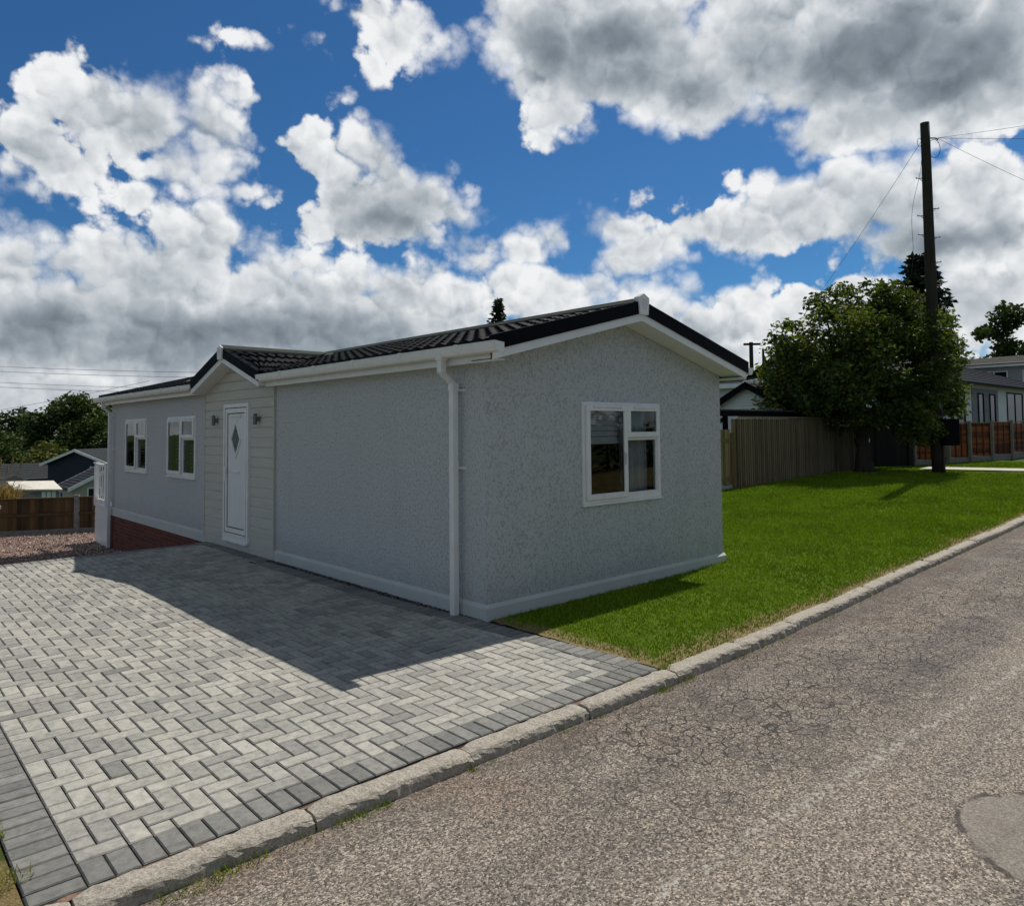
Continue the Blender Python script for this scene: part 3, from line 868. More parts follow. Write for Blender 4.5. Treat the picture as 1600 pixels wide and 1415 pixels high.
o = faces_np('kerb_weeds', np.array(V), 3, T, M['grass']); o['kind'] = 'stuff'

def chips(name, n, fx, mat, smin, smax, tone, kindly='stuff'):
    V = []; T = []
    for _ in range(n):
        x, y, z = fx(); s = random.uniform(smin, smax)
        ax = [Vector((random.gauss(0, 1), random.gauss(0, 1), random.gauss(0, .6))).normalized()*s*random.uniform(.6, 1.1) for _ in range(4)]
        c = Vector((x, y, z + s*.25))
        ax[3] = Vector((0, 0, s*.7))
        P = [c + a_ for a_ in ax]; t = tone()
        for f in ((0,1,2), (0,1,3), (1,2,3), (0,2,3)):
            V += [tuple(P[k]) for k in f]; T.append(t)
    o = faces_np(name, np.array(V), 3, T, mat); o['kind'] = kindly
# grit and chippings gathered along the kerb foot
def gg_():
    x = random.uniform(-4.2, 9.0); y = kerb_y(x) - .135 - abs(random.gauss(0, .16))
    return x, y, road_z(x, y)
chips('road_grit', 2600, gg_, M['gravel'], .003, .009, lambda: random.random())
# gravel garden left of the house, lower than the drive
b = MB(); gx = list(np.linspace(-9, 4.0, 60)); gy = list(np.linspace(6.75, 20.0, 60))
b.grid([(x, y, -.845 + random.uniform(-.015, .015) - .03*max(0, y-16)) for y in gy for x in gx], len(gx), len(gy), )
structure(b.build('gravel_bed', plain('gravel_base', (.22, .155, .13), .95, .1, .3, 25, .8, 60, .02)))
def gp():
    x = random.uniform(-2.6, 1.2); y = random.uniform(11.8, 17.6)
    return x, y, -.845 - .03*max(0, y-16)
chips('gravel', 9000, gp, M['gravel'], .018, .040, lambda: random.random())
def sp():
    y = random.uniform(.02, 4.5); e = edge_x(y)
    return random.uniform(e+.004, -.033), y, -.116
chips('pebble_strip', 3600, sp, M['pebble'], .008, .019, lambda: random.random()**1.6)
b = MB(); b.quad((-.15, 0, -.1135), (.02, 0, -.1135), (.02, 4.6, -.1135), (-.15, 4.6, -.1135))
structure(b.build('strip_bed', M['joint']))

# ------------------------------------------------------------------ the park home
W, L = 4.03, 12.75
XR = W/2
OV, GOV = 0.16, 0.29
SL = 0.253
PY, PH = 5.756, 1.30           # porch gable centre and half width
PSL = 0.33
def zu(x): return 2.28 + SL*(XR + OV - abs(x - XR))       # soffit plane of the main roof
def zp(y): return 2.265 + PSL*(PH - abs(y - PY))          # soffit plane of the porch roof

home = thing('park_home', (2.0, 6.4, -0.1), 'single storey pale grey textured park home with black tiled roof and white trim', 'park home')

class F:
    """facade frame: u along the wall as seen from outside, v up, n out of the wall"""
    def __init__(s, o, R, N): s.o = Vector(o); s.R = Vector(R); s.N = Vector(N)
    def p(s, u, v, n): return s.o + s.R*u + Vector((0, 0, v)) + s.N*n
    def box(s, b, u0, u1, v0, v1, n0, n1, t=.5):
        b.hexa([s.p(u0,v0,n1), s.p(u1,v0,n1), s.p(u1,v0,n0), s.p(u0,v0,n0), s.p(u0,v1,n1), s.p(u1,v1,n1), s.p(u1,v1,n0), s.p(u0,v1,n0)], t)
    def prism(s, b, uv, n0, n1, t=.5):
        b.prism([s.p(u, v, n0) for u, v in uv], s.N*(n1-n0), t)
    def frame(s, b, u0, u1, v0, v1, w, n0, n1, wb=None):
        """four rails round an opening, butted"""
        wb = wb or w
        s.box(b, u0, u1, v1-w, v1, n0, n1); s.box(b, u0, u1, v0, v0+wb, n0, n1)
        s.box(b, u0, u0+w, v0+wb, v1-w, n0, n1); s.box(b, u1-w, u1, v0+wb, v1-w, n0, n1)
    def wall(s, b, u0, u1, v0, v1, holes):
        us = sorted({u0, u1, *[h[0] for h in holes], *[h[1] for h in holes]}); vs = sorted({v0, v1, *[h[2] for h in holes], *[h[3] for h in holes]})
        for i in range(len(us)-1):
            for j in range(len(vs)-1):
                cu, cv = (us[i]+us[i+1])/2, (vs[j]+vs[j+1])/2
                if any(h[0] < cu < h[1] and h[2] < cv < h[3] for h in holes): continue
                b.quad(s.p(us[i],vs[j],0), s.p(us[i+1],vs[j],0), s.p(us[i+1],vs[j+1],0), s.p(us[i],vs[j+1],0))

FG = F((0, 0, 0), (1, 0, 0), (0, -1, 0))           # gable end, towards the road
FL = F((0, 0, 0), (0, -1, 0), (-1, 0, 0))          # long side, towards the drive

win_g = (1.333, 2.692, .854, 1.940)
win_a = (-8.952, -7.527, .873, 1.935)
win_b = (-11.609, -10.194, .873, 1.935)
inset = lambda w: (w[0]+.03, w[1]-.03, w[2]+.03, w[3]-.03)

b = MB()
FG.wall(b, 0, W, -.12, 2.32, [inset(win_g)])
b.poly([(0,0,2.32), (W,0,2.32), (W,0,zu(W)), (XR,0,zu(XR)), (0,0,zu(0))])
FL.wall(b, -L, 0, -.12, 2.32, [inset(win_a), inset(win_b)])
b.poly([(0,PY+PH+.02,2.30), (0,PY-PH-.02,2.30), (0,PY,zp(PY)+.02)])
b.quad((W,0,-.12), (W,L,-.12), (W,L,2.32), (W,0,2.32))
b.poly([(W,L,-.12), (0,L,-.12), (0,L,zu(0)), (XR,L,zu(XR)), (W,L,zu(W))])
b.build('wall', M['render'], home)

# plinth: a chamfered ledge and skirting that runs round the foot of the walls
b = MB(); pp = [(0, .035), (.030, .004), (.030, -.135), (0, -.135)]
b.sweep([(u, w) for u, w in pp], (-.03, 0, 0), (W+.03, 0, 0), (0, -1, 0))
b.sweep(pp, (0, PY-PH, 0), (0, 0.0, 0), (-1, 0, 0))
b.sweep(pp, (0, L+.03, 0), (0, PY+PH, 0), (-1, 0, 0))
b.sweep(pp, (W, 0, 0), (W, L, 0), (1, 0, 0))
b.box(-.028, W+.028, -.028, .0, -.30, -.132)
b.box(-.028, 0, 0, PY+PH, -.30, -.136)
b.build('plinth', M['plinth'], home)
b = MB()
b.box(-.012, .05, PY+PH-.15, L+.0, -1.1, -.136)
b.box(.05, W, L-.05, L+.0, -1.1, -.12)
b.build('brick_base', M['brick'], home)

# timber-effect panel round the door
b = MB(); by = .142; z = -.13; k = 0
F2 = F((0, 0, 0), (0, -1, 0), (-1, 0, 0))
while z < 2.70:
    z1 = z + by
    def half(zz):
        if zz <= 2.265: return PH
        return max(0.0, PH - (zz - 2.265)/PSL)
    h0, h1 = half(z), half(z1)
    if h0 <= .02: break
    if h1 < h0 and z < 2.265: h1 = half(z1)
    # each board is flat with a sloping top edge that runs under the next one
    zc = z1 - .020; hc = half(zc)
    A = [(-PY-h0, z+.003, .028), (-PY+h0, z+.003, .028), (-PY+hc, zc, .028), (-PY-hc, zc, .028)]
    b.quad(*[F2.p(*q) for q in A])
    A = [(-PY-hc, zc, .028), (-PY+hc, zc, .028), (-PY+h1, z1, .014), (-PY-h1, z1, .014)]
    b.quad(*[F2.p(*q) for q in A])
    B = [(-PY-h0, z, .014), (-PY+h0, z, .014), (-PY+h0, z+.003, .028), (-PY-h0, z+.003, .028)]
    b.quad(*[F2.p(*q) for q in B])
    z = z1; k += 1
for e in (-PY-PH-.006, -PY+PH-.016):
    F2.box(b, e, e+.022, -.13, 2.29, 0, .036)
b.build('cladding_panel', M['cladding'], home)
b = MB(); F2.box(b, -PY-PH, -PY+PH, -.30, -.131, 0, .026); b.build('foot_board', M['cladding'], home)

# windows ----------------------------------------------------------
def window(fr, w, name='window', shutters=False, parent=home):
    u0, u1, v0, v1 = w
    b = MB()
    fr.frame(b, u0, u1, v0, v1, .055, -.05, .022, .062)
    um = u0 + (u1-u0)*.527; vt = v1 - (v1-v0)*.345
    fr.box(b, um-.026, um+.026, v0+.062, v1-.055, -.05, .020)
    fr.box(b, um+.026, u1-.055, vt-.026, vt+.026, -.05, .020)
    fr.box(b, u0-.006, u1+.006, v0-.022, v0+.0, -.02, .036)        # sill lip
    o = b.build('window', M['white'], parent, bevel=.004)
    # the two opening lights stand proud
    b = MB()
    fr.frame(b, u0+.040, um+.012, v0+.040, v1-.034, .062, .0225, .046)
    b.build('casement', M['white'], o, bevel=.005)
    b = MB()
    fr.frame(b, um+.014, u1-.036, vt-.012, v1-.034, .058, .0225, .046)
    b.build('fanlight', M['white'], o, bevel=.005)
    b = MB()
    fr.frame(b, um+.026, u1-.055, v0+.062, vt-.026, .020, -.03, .012)
    b.build('glazing_bead', M['white'], o, bevel=.003)
    for a0, a1 in ((u0+.15, um-.09), (um+.12, u1-.13)):
        b = MB(); fr.box(b, a0, a1, v1-.060, v1-.040, .0465, .062); b.build('trickle_vent', M['white'], o, bevel=.004)
    for r in ((u0+.095, um-.043, v0+.095, v1-.088, .030), (um+.066, u1-.088, vt+.042, v1-.088, .030), (um+.044, u1-.073, v0+.080, vt-.044, -.008)):
        b = MB(); b.quad(fr.p(r[0],r[2],r[4]), fr.p(r[1],r[2],r[4]), fr.p(r[1],r[3],r[4]), fr.p(r[0],r[3],r[4])); b.build('pane', M['glass'], o)
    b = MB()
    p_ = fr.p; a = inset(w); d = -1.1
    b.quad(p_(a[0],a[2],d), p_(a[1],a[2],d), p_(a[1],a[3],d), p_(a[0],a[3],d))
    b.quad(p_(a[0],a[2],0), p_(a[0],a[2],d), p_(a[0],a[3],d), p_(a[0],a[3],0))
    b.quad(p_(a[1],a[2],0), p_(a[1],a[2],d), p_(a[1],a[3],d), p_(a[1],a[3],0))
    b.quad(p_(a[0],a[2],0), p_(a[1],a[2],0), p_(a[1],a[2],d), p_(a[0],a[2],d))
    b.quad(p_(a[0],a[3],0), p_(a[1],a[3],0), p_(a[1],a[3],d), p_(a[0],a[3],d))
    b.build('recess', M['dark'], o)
    b = MB()
    if shutters:
        v = v0+.09
        while v < v1-.20:
            for a0, a1 in ((u0+.10, um-.045), (um+.06, u1-.10)):
                if a0 > um and v > v1-.5: continue
                b.hexa([p_(a0,v,-.085), p_(a1,v,-.085), p_(a1,v,-.12), p_(a0,v,-.12), p_(a0,v+.012,-.085), p_(a1,v+.012,-.085), p_(a1,v+.040,-.12), p_(a0,v+.040,-.12)])
            v += .062
        b.build('shutter', M['blind_dim'], o)
    else:
        v = v1-.075
        while v > v1-.40:                      # half-drawn venetian blind
            b.hexa([p_(u0+.07,v-.056,-.055), p_(um+.02,v-.056,-.055), p_(um+.02,v-.056,-.06), p_(u0+.07,v-.056,-.06), p_(u0+.07,v,-.075), p_(um+.02,v,-.075), p_(um+.02,v,-.08), p_(u0+.07,v,-.08)]); v -= .060
        fr.box(b, u0+.07, um+.02, v-.02, v+.01, -.085, -.05)
        b.build('blind', M['blind'], o)
        b = MB(); n = 40; pts = []
        for j in (0, 1):
            for i in range(n+1):
                u = u1-.42 + .36*i/n
                pts.append(p_(u, (v0+.03, v1-.05)[j], -.16 + .028*math.sin(i*1.35) + .012*math.sin(i*3.1+j)))
        b.grid(pts, n+1, 2); b.build('curtain', M['curtain'], o, smooth=True)
        b = MB(); fr.box(b, um-.055, um-.043, v0+.40, v0+.53, .0465, .075); b.build('window_handle', M['white'], o)
    return o
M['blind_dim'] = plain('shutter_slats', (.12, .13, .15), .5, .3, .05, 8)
window(FG, win_g)
window(FL, win_a, shutters=True)
window(FL, win_b, shutters=True)

# door -------------------------------------------------------------
d0, d1, v0, v1 = -6.193, -5.259, .030, 2.080
b = MB()
FL.frame(b, d0, d1, v0, v1, .060, .012, .062, .07)
FL.box(b, d0+.02, d1-.02, v0-.03, v0, .012, .085)
FL.box(b, d0+.062, d1-.062, v0+.07, v0+.10, .03, .075)
door = b.build('door', M['white'], home, bevel=.004)
b = MB(); FL.frame(b, d0+.060, d1-.060, v0+.098, v1-.060, .010, .012, .0585); FL.frame(b, d0+.139, d1-.139, v0+.179, v1-.139, .012, .02, .047); b.build('door_shadow_line', M['black'], door)  # black gasket strips added to draw the shadow line around the leaf
b = MB(); FL.frame(b, d0+.070, d1-.070, v0+.108, v1-.070, .070, .03, .058); b.build('door_rail', M['white'], door, bevel=.005)
b = MB()
FL.box(b, d0+.152, d1-.152, v0+.192, v1-.152, .028, .044)
b.build('door_leaf', M['door'], door)
uc, vc, hu, hv = (d0+d1)/2 + .0, 1.545, .155, .235
b = MB()
for s1, s2 in (((-1, 0), (0, 1)), ((0, 1), (1, 0)), ((1, 0), (0, -1)), ((0, -1), (-1, 0))):
    q = lambda s, k, n: FL.p(uc + s[0]*hu*k, vc + s[1]*hv*k, n)
    b.hexa([q(s1,1.0,.0445), q(s2,1.0,.0445), q(s2,1.30,.0445), q(s1,1.30,.0445), q(s1,1.04,.062), q(s2,1.04,.062), q(s2,1.24,.062), q(s1,1.24,.062)])
b.build('diamond_frame', M['white'], door)
b = MB(); b.poly([FL.p(uc-hu*1.05,vc,.0465), FL.p(uc,vc-hv*1.05,.0465), FL.p(uc+hu*1.05,vc,.0465), FL.p(uc,vc+hv*1.05,.0465)])
n_ = NT('leaded_glass'); c_ = n_.ramp(n_.voro(24), [(.1, (.015, .018, .016)), (.5, (.05, .055, .045)), (.9, (.10, .10, .085))]); n_.bump(n_.voro(30), .6, .01)
b.build('diamond_pane', n_.fin(c_, .15, .5), door)
b = MB(); FL.box(b, uc-.135, uc+.135, 1.03, 1.075, .0445, .058); FL.box(b, uc-.115, uc+.115, 1.038, 1.067, .0585, .066); b.build('letterbox', M['white'], door, bevel=.004)
b = MB(); FL.box(b, d0+.085, d0+.120, .90, 1.14, .0585, .070); FL.box(b, d0+.090, d0+.21, 1.045, 1.066, .0835, .098); FL.box(b, d0+.092, d0+.112, 1.045, 1.066, .0705, .083)
b.build('door_handle', M['white'], door, bevel=.003)
b = MB(); FL.box(b, uc-.20, uc+.20, 1.885, 1.903, .0585, .072); b.build('trickle_vent', M['white'], door)

def wall_lamp(y):
    b = MB(); P = Vector((-.026, y, 1.835))
    b.box(-.030, -.060, y-.035, y+.035, 1.80, 1.87)
    b.tube([P + Vector((-.070, 0, -.080)), P + Vector((-.070, 0, -.072)), P + Vector((-.070, 0, .072)), P + Vector((-.070, 0, .080))], [.024, .029, .029, .024], 16)
    o = b.build('wall_lamp', M['lamp_metal'], home)
    b = MB(); b.tube([P + Vector((-.070, 0, .0805)), P + Vector((-.070, 0, .084))], .020, 14); b.build('lamp_lens', M['blind'], o)
wall_lamp(6.51); wall_lamp(4.93)

# roof -------------------------------------------------------------
ZT = .165                       # tile bed above the soffit plane
def zt(x): return zu(x) + ZT
def zpt(y): return zp(y) + ZT
COURSES = 7
def tile_wave(s):
    p = (s % .19)/.19
    return .0125*(math.sin(2*math.pi*p) + .30*math.sin(4*math.pi*p + .6))
def tile_slope(b, pts_fn, s0, s1, ds, courses, keep=None):
    """pts_fn(s, r) -> point on the tile bed at run s, slope position r (0 eave - 1 ridge)"""
    ns = int((s1-s0)/ds)
    for c in range(courses):
        r0, r1 = c/courses, (c+1)/courses
        rows = []
        for kind in range(5):
            row = []
            for i in range(ns+1):
                s = s0 + (s1-s0)*i/ns; w = tile_wave(s)
                rr = (r0, r0, r0+(r1-r0)*.33, r0+(r1-r0)*.66, r1+.004)[kind]
                hh = (.002, .046, .036, .024, .012)[kind]
                if kind < 2: rr -= w*.35
                p = pts_fn(s, rr)
                row.append((p[0], p[1], p[2] + hh + (w if kind else w*.6)))
            rows.append(row)
        for a in range(4):
            k = len(b.v); b.v += rows[a] + rows[a+1]; n = ns+1
            for i in range(ns):
                s = s0 + (s1-s0)*(i+.5)/ns
                if keep and not keep(s, (r0+r1)/2 if a == 0 else r0+(r1-r0)*(.17, .17, .5, .83)[a]): continue
                b.f.append((k+i, k+i+1, k+n+i+1, k+n+i)); b.t.append(.5)
XE = -OV - .055
def left_pt(s, r): x = XE + (XR - XE)*r; return (x, s, zt(x))
def right_pt(s, r): x = W - XE + (XR - W + XE)*r; return (x, s, zt(x))
def keep_left(s, r):
    x = XE + (XR-XE)*r
    return not (abs(s-PY) < PH+.10 and zpt(s) > zt(x) - .01)
b = MB()
tile_slope(b, left_pt, -GOV+.03, L+GOV-.03, .024, COURSES, keep_left)
tile_slope(b, right_pt, -GOV+.03, L+GOV-.03, .05, COURSES)
roof = b.build('roof', M['tiles'], home, smooth=False)
# closed bed under the tiles, cut back behind the porch
b = MB()
def slab(x0, x1, y0, y1): b.hexa([(x0,y0,zu(x0)+.085), (x1,y0,zu(x1)+.085), (x1,y1,zu(x1)+.085), (x0,y1,zu(x0)+.085), (x0,y0,zt(x0)-.004), (x1,y0,zt(x1)-.004), (x1,y1,zt(x1)-.004), (x0,y1,zt(x0)-.004)])
slab(-.20, XR, -GOV+.02, PY-PH-.06); slab(-.20, XR, PY+PH+.06, L+GOV-.02); slab(1.55, XR, PY-PH-.06, PY+PH+.06)
slab2 = lambda: None
b.hexa([(XR,-GOV+.02,zu(XR)+.085), (W+.20,-GOV+.02,zu(W+.20)+.085), (W+.20,L+GOV-.02,zu(W+.2)+.085), (XR,L+GOV-.02,zu(XR)+.085), (XR,-GOV+.02,zt(XR)-.004), (W+.20,-GOV+.02,zt(W+.2)-.004), (W+.20,L+GOV-.02,zt(W+.2)-.004), (XR,L+GOV-.02,zt(XR)-.004)])
b.build('roof_bed', M['black'], roof)
b = MB()
cap = [(-.135, -.030), (-.125, .004), (-.045, .042), (-.020, .062), (.020, .062), (.045, .042), (.125, .004), (.135, -.030)]
seg = -GOV
while seg < L+GOV-.05:
    e = min(seg+2.4, L+GOV); b.sweep(cap, (XR, seg, zt(XR)+.028), (XR, e-.004, zt(XR)+.028), (1, 0, 0)); seg = e
b.build('ridge_cap', M['ridge'], roof)

# gable ends: black verge over white bargeboard, white sloping soffit
def gable_trim(y, s):
    """s = -1 near end, +1 far end"""
    for sx in (-1, 1):
        xe = -OV if sx < 0 else W+OV
        P = lambda x, h: (x, zu(x)+h)
        b = MB()
        q = [P(xe, 0), P(XR, 0), P(XR, .082), P(xe, .082)]
        b.prism([(x, y + s*.010, z) for x, z in q], (0, -s*.028, 0))
        b.build('bargeboard', M['white'], home)
        b = MB()
        xo = xe + sx*.03
        q = [P(xo, .083), P(XR, .083), P(XR, .215), P(xo, .215)]
        b.prism([(x, y + s*.030, z) for x, z in q], (0, -s*.034, 0))
        q = [P(xo, .2152), P(XR, .2152), P(XR, .223), P(xo, .223)]
        b.prism([(x, y + s*.032, z) for x, z in q], (0, -s*.075, 0))
        b.build('verge_trim', M['black'], roof)
        b = MB()
        yw = 0.0 if s < 0 else L
        b.hexa([(xe, y, zu(xe)+.003), (XR, y, zu(XR)+.003), (XR, yw, zu(XR)+.003), (xe, yw, zu(xe)+.003), (xe, y, zu(xe)+.012), (XR, y, zu(XR)+.012), (XR, yw, zu(XR)+.012), (xe, yw, zu(xe)+.012)])
        b.build('soffit', M['white_soffit'], home)
gable_trim(-GOV, -1); gable_trim(L+GOV, 1)

def finial(o, R, N, z0, z1, wt, wb):
    """white pentagonal ridge end with a raised emblem"""
    f = F(o, R, N); b = MB(); h = z1-z0
    f.prism(b, [(-wb/2, z0), (wb/2, z0), (wt/2, z0+h*.80), (0, z1), (-wt/2, z0+h*.80)], -.05, .018)
    q = b.build('finial', M['white'], home, bevel=.004)
    b = MB(); zc = z0 + h*.50; r = wt*.24
    ring = []
    for k in range(14):
        a = 2*math.pi*k/14
        ring.append(f.p(r*math.cos(a), zc + r*1.25*math.sin(a), .019))
    b.tube(ring + ring[:1], .0045, 5, caps=False)
    for k in range(5):
        a = 2*math.pi*k/5 + .3
        b.tube([f.p(0, zc, .018), f.p(r*.75*math.cos(a), zc + r*.9*math.sin(a), .020)], [.007, .003], 5)
    b.build('emblem', M['white_soffit'], q)
finial((XR, -GOV-.03, 0), (1, 0, 0), (0, -1, 0), 2.895, 3.130, .185, .150)
finial((XR, L+GOV+.03, 0), (-1, 0, 0), (0, 1, 0), 2.895, 3.130, .185, .150)
finial((-.285, PY, 0), (0, -1, 0), (-1, 0, 0), 2.735, 2.950, .185, .150)

# eaves: fascia, flat soffit, gutter
def eave(x, s, y0, y1, union=.92):
    """s = -1: drive side, +1: far side"""
    b = MB(); b.box(min(x, x-s*.022), max(x, x-s*.022), y0, y1, 2.268, 2.425); b.build('fascia', M['white'], home)
    wall = 0 if s < 0 else W
    b = MB(); b.box(min(x-s*.022, wall), max(x-s*.022, wall), y0, y1, 2.284, 2.292); b.build('soffit', M['white_soffit'], home)
def gutter(x, s, y0, y1, union=.92):
    prof = [(.0, .080), (.0, .010), (.012, .000), (.055, -.006), (.088, .006), (.104, .040), (.108, .084), (.114, .084), (.114, .092), (.102, .092), (.098, .046), (.082, .014), (.052, .003), (.016, .008), (.006, .016), (.006, .080)]
    b = MB()
    b.sweep(prof, (x, y0, 2.336), (x, y1, 2.336), (s, 0, 0))
    for e in (y0, y1):
        q = [(u, w) for u, w in prof[:9]]
        b.prism([(x + s*u, e - .004, 2.336 + w) for u, w in q], (0, .008, 0))
    o = b.build('gutter', M['gutter'], home)
    y = y0 + .55
    big = [(-.001, .082), (-.001, .008), (.012, -.004), (.055, -.010), (.091, .003), (.108, .038), (.1165, .082), (.1175, .097), (.108, .097), (.0, .084)]
    while y < y1 - .2:
        b = MB(); b.sweep(big, (x, y-.022, 2.336), (x, y+.022, 2.336), (s, 0, 0)); y += union
        b.build('gutter_bracket', M['gutter'], o)
eave(-OV, -1, -GOV-.0, PY-PH-.0); eave(-OV, -1, PY+PH+.0, L+GOV)
eave(W+OV, 1, -GOV, L+GOV)
gutter(-OV-.023, -1, -GOV-.19, PY-PH+.03); gutter(-OV-.023, -1, PY+PH-.03, L+GOV+.12); gutter(W+OV+.023, 1, -GOV-.03, L+GOV+.1)

def downpipe(y, z0, brk):
    b = MB(); r = .033
    sq = [(-r, -r), (r, -r), (r, r), (-r, r)]
    path = [(-.232, 2.335), (-.232, 2.20), (-.092, 2.09), (-.092, z0)]
    rings = []
    for i, (x, z) in enumerate(path):
        rings.append([(x-r, y-r, z), (x+r, y-r, z), (x+r, y+r, z), (x-r, y+r, z)])
    for a, c in zip(rings[:-1], rings[1:]):
        b.hexa(a[::1] + c[::1])
    b.box(-.232-.044, -.232+.044, y-.052, y+.052, 2.315, 2.345)
    b.box(-.092-r-.005, -.092+r+.005, y-r-.005, y+r+.005, 2.035, 2.10)
    o = b.build('downpipe', M['gutter'], home, bevel=.006)
    for z in brk:
        b = MB(); b.box(-.092-r-.004, -.0, y-r-.004, y+r+.004, z, z+.014)
        b.box(-.012, -.001, y-r-.045, y+r+.045, z-.006, z+.020)
        b.build('pipe_bracket', M['gutter'], o)
downpipe(.36, -.115, (2.03, 1.28))
downpipe(12.55, -.85, (2.03, 1.28))

# porch gable over the door -----------------------------------------
XP = -.25
def x_meet(y):                   # where the porch tiles run into the main slope
    return (zpt(y) - 2.28 - ZT)/SL - OV
pb = MB()
for sy in (-1, 1):
    def pt(s, r, sy=sy):
        d = (PH+.045)*(1-r); y = PY + sy*d
        xm = x_meet(y) + .09
        x = XP - .015 + (xm - XP + .015)*s/1.9
        return (x, y, zpt(y) + .012)
    tile_slope(pb, pt, 0.0, 1.9, .024, 4)
proof = pb.build('porch_roof', M['tiles'], home)
b = MB()
b.sweep(cap, (XP-.02, PY, zpt(PY)+.034), (x_meet(PY)+.10, PY, zpt(PY)+.034), (0, 1, 0)); b.build('ridge_cap', M['ridge'], proof)
for sy in (-1, 1):
    ye = PY + sy*PH
    P = lambda y, h: (y, zp(y)+h)
    b = MB(); q = [P(ye, 0), P(PY, 0), P(PY, .082), P(ye, .082)]
    b.prism([(XP-.010, y, z) for y, z in q], (.028, 0, 0)); b.build('bargeboard', M['white'], home)
    b = MB(); yo = ye + sy*.03; q = [P(yo, .083), P(PY, .083), P(PY, .215), P(yo, .215)]
    b.prism([(XP-.030, y, z) for y, z in q], (.034, 0, 0))
    q = [P(yo, .2152), P(PY, .2152), P(PY, .223), P(yo, .223)]
    b.prism([(XP-.032, y, z) for y, z in q], (.075, 0, 0)); b.build('verge_trim', M['black'], proof)
    b = MB()
    b.hexa([(XP, ye, zp(ye)+.003), (0, ye, zp(ye)+.003), (0, PY, zp(PY)+.003), (XP, PY, zp(PY)+.003), (XP, ye, zp(ye)+.012), (0, ye, zp(ye)+.012), (0, PY, zp(PY)+.012), (XP, PY, zp(PY)+.012)])
    b.build('soffit', M['white_soffit'], home)
    b = MB()                     # boxed ends
    b.box(XP+.019, -OV+.0, min(ye, ye-sy*.022), max(ye, ye-sy*.022), 2.266, 2.36)
    b.box(-OV+.001, -.001, min(ye, ye-sy*.022), max(ye, ye-sy*.022), 2.293, 2.36)
    b.build('soffit_box', M['white'], home)
    # lead-coloured valley strip
    b = MB(); y0, y1 = PY + sy*(PH+.04), PY + sy*.05; n = 8; pts = []
    for i in range(n+1):
        y = y0 + (y1-y0)*i/n; x = x_meet(y)
        pts += [(x+.05, y, zt(x+.05)+.085), (x-.06, y + sy*.03, zt(x-.06)+.078)]
    b.grid(pts, 2, n+1); b.build('valley_strip', M['pale_panel'], proof)

# ------------------------------------------------------------------ veranda end beyond the house
t = thing('veranda', (-.05, 13.2, -.9), 'white clad veranda with white balustrade behind the far end of the house', 'veranda')
b = MB(); z = -.92
while z < .0:                    # boarded skirt
    b.hexa([(-.072, 12.80, z), (-.062, 12.80, z), (-.062, 13.80, z), (-.072, 13.80, z), (-.062, 12.80, z+.148), (-.052, 12.80, z+.148), (-.052, 13.80, z+.148), (-.062, 13.80, z+.148)]); z += .15
b.box(-.05, 3.9, 12.80, 13.79, -.95, .0)
b.build('skirt', M['white'], t)
b = MB(); b.box(-.09, 3.9, 12.79, 13.82, .0, .045); b.build('deck_board', M['white_soffit'], t)
b = MB(); b.box(-.085, -.015, 12.80, 13.83, .90, .955); b.box(-.015, 3.9, 13.76, 13.83, .90, .955); b.build('handrail', M['white'], t)
b = MB(); b.box(-.07, -.03, 12.83, 13.77, .12, .16); b.build('bottom_rail', M['white'], t)
for y in (12.80, 13.72):
    b = MB(); b.box(-.095, -.005, y, y+.10, .045, .90); b.box(-.11, .01, y-.015, y+.115, .956, .985); b.build('post', M['white'], t)
y = 12.97
while y < 13.70:
    b = MB(); b.box(-.058, -.042, y, y+.016, .16, .90); b.build('baluster', M['white'], t); y += .15

# ------------------------------------------------------------------ fences
def fence_line(A, B): A = Vector((*A, 0)); B = Vector((*B, 0)); d = (B-A); return A, d.normalized(), d.length
def oriented(b, A, d, u0, u1, n0, n1, z0, z1, t=.5):
    N = Vector((d.y, -d.x, 0))
    P = lambda u, n, z: A + d*u + N*n + Vector((0, 0, z))
    b.hexa([P(u0,n0,z0), P(u1,n0,z0), P(u1,n1,z0), P(u0,n1,z0), P(u0,n0,z1), P(u1,n0,z1), P(u1,n1,z1), P(u0,n1,z1)], t)

# brown fence at the back of the gravel garden
A, d, ln = fence_line((-5.2, 18.40), (1.45, 15.34))
t = thing('garden_fence', (-1.5, 16.7, -.88), 'brown boarded fence with pale concrete posts behind the gravel garden', 'fence')
posts = [5.75 - 1.93*k for k in range(3)] + [5.75 + 1.93]
for p in sorted(posts):
    b = MB(); oriented(b, A, d, p-.055, p+.055, -.05, .05, -1.3, .10); b.build('post', M['concrete_post'], t)
for p in sorted(posts)[:-1]:
    b = MB(); oriented(b, A, d, p+.055, p+1.875, -.028, .028, -1.2, -.74); b.build('gravel_board', M['concrete_post'], t)
    b = MB(); k = p+.06
    while k < p+1.86:
        oriented(b, A, d, k, min(k+.092, p+1.87), -.010+random.uniform(0, .004), .006, -.738, .02, random.random()); k += .094
    b.build('panel', M['wood_brown'], t)
    b = MB(); oriented(b, A, d, p+.056, p+1.874, .0065, .045, -.40, -.33); b.build('rail', M['wood_brown'], t)
    b = MB(); oriented(b, A, d, p+.056, p+1.874, -.03, .05, .0205, .055); b.build('capping', M['wood_brown'], t)

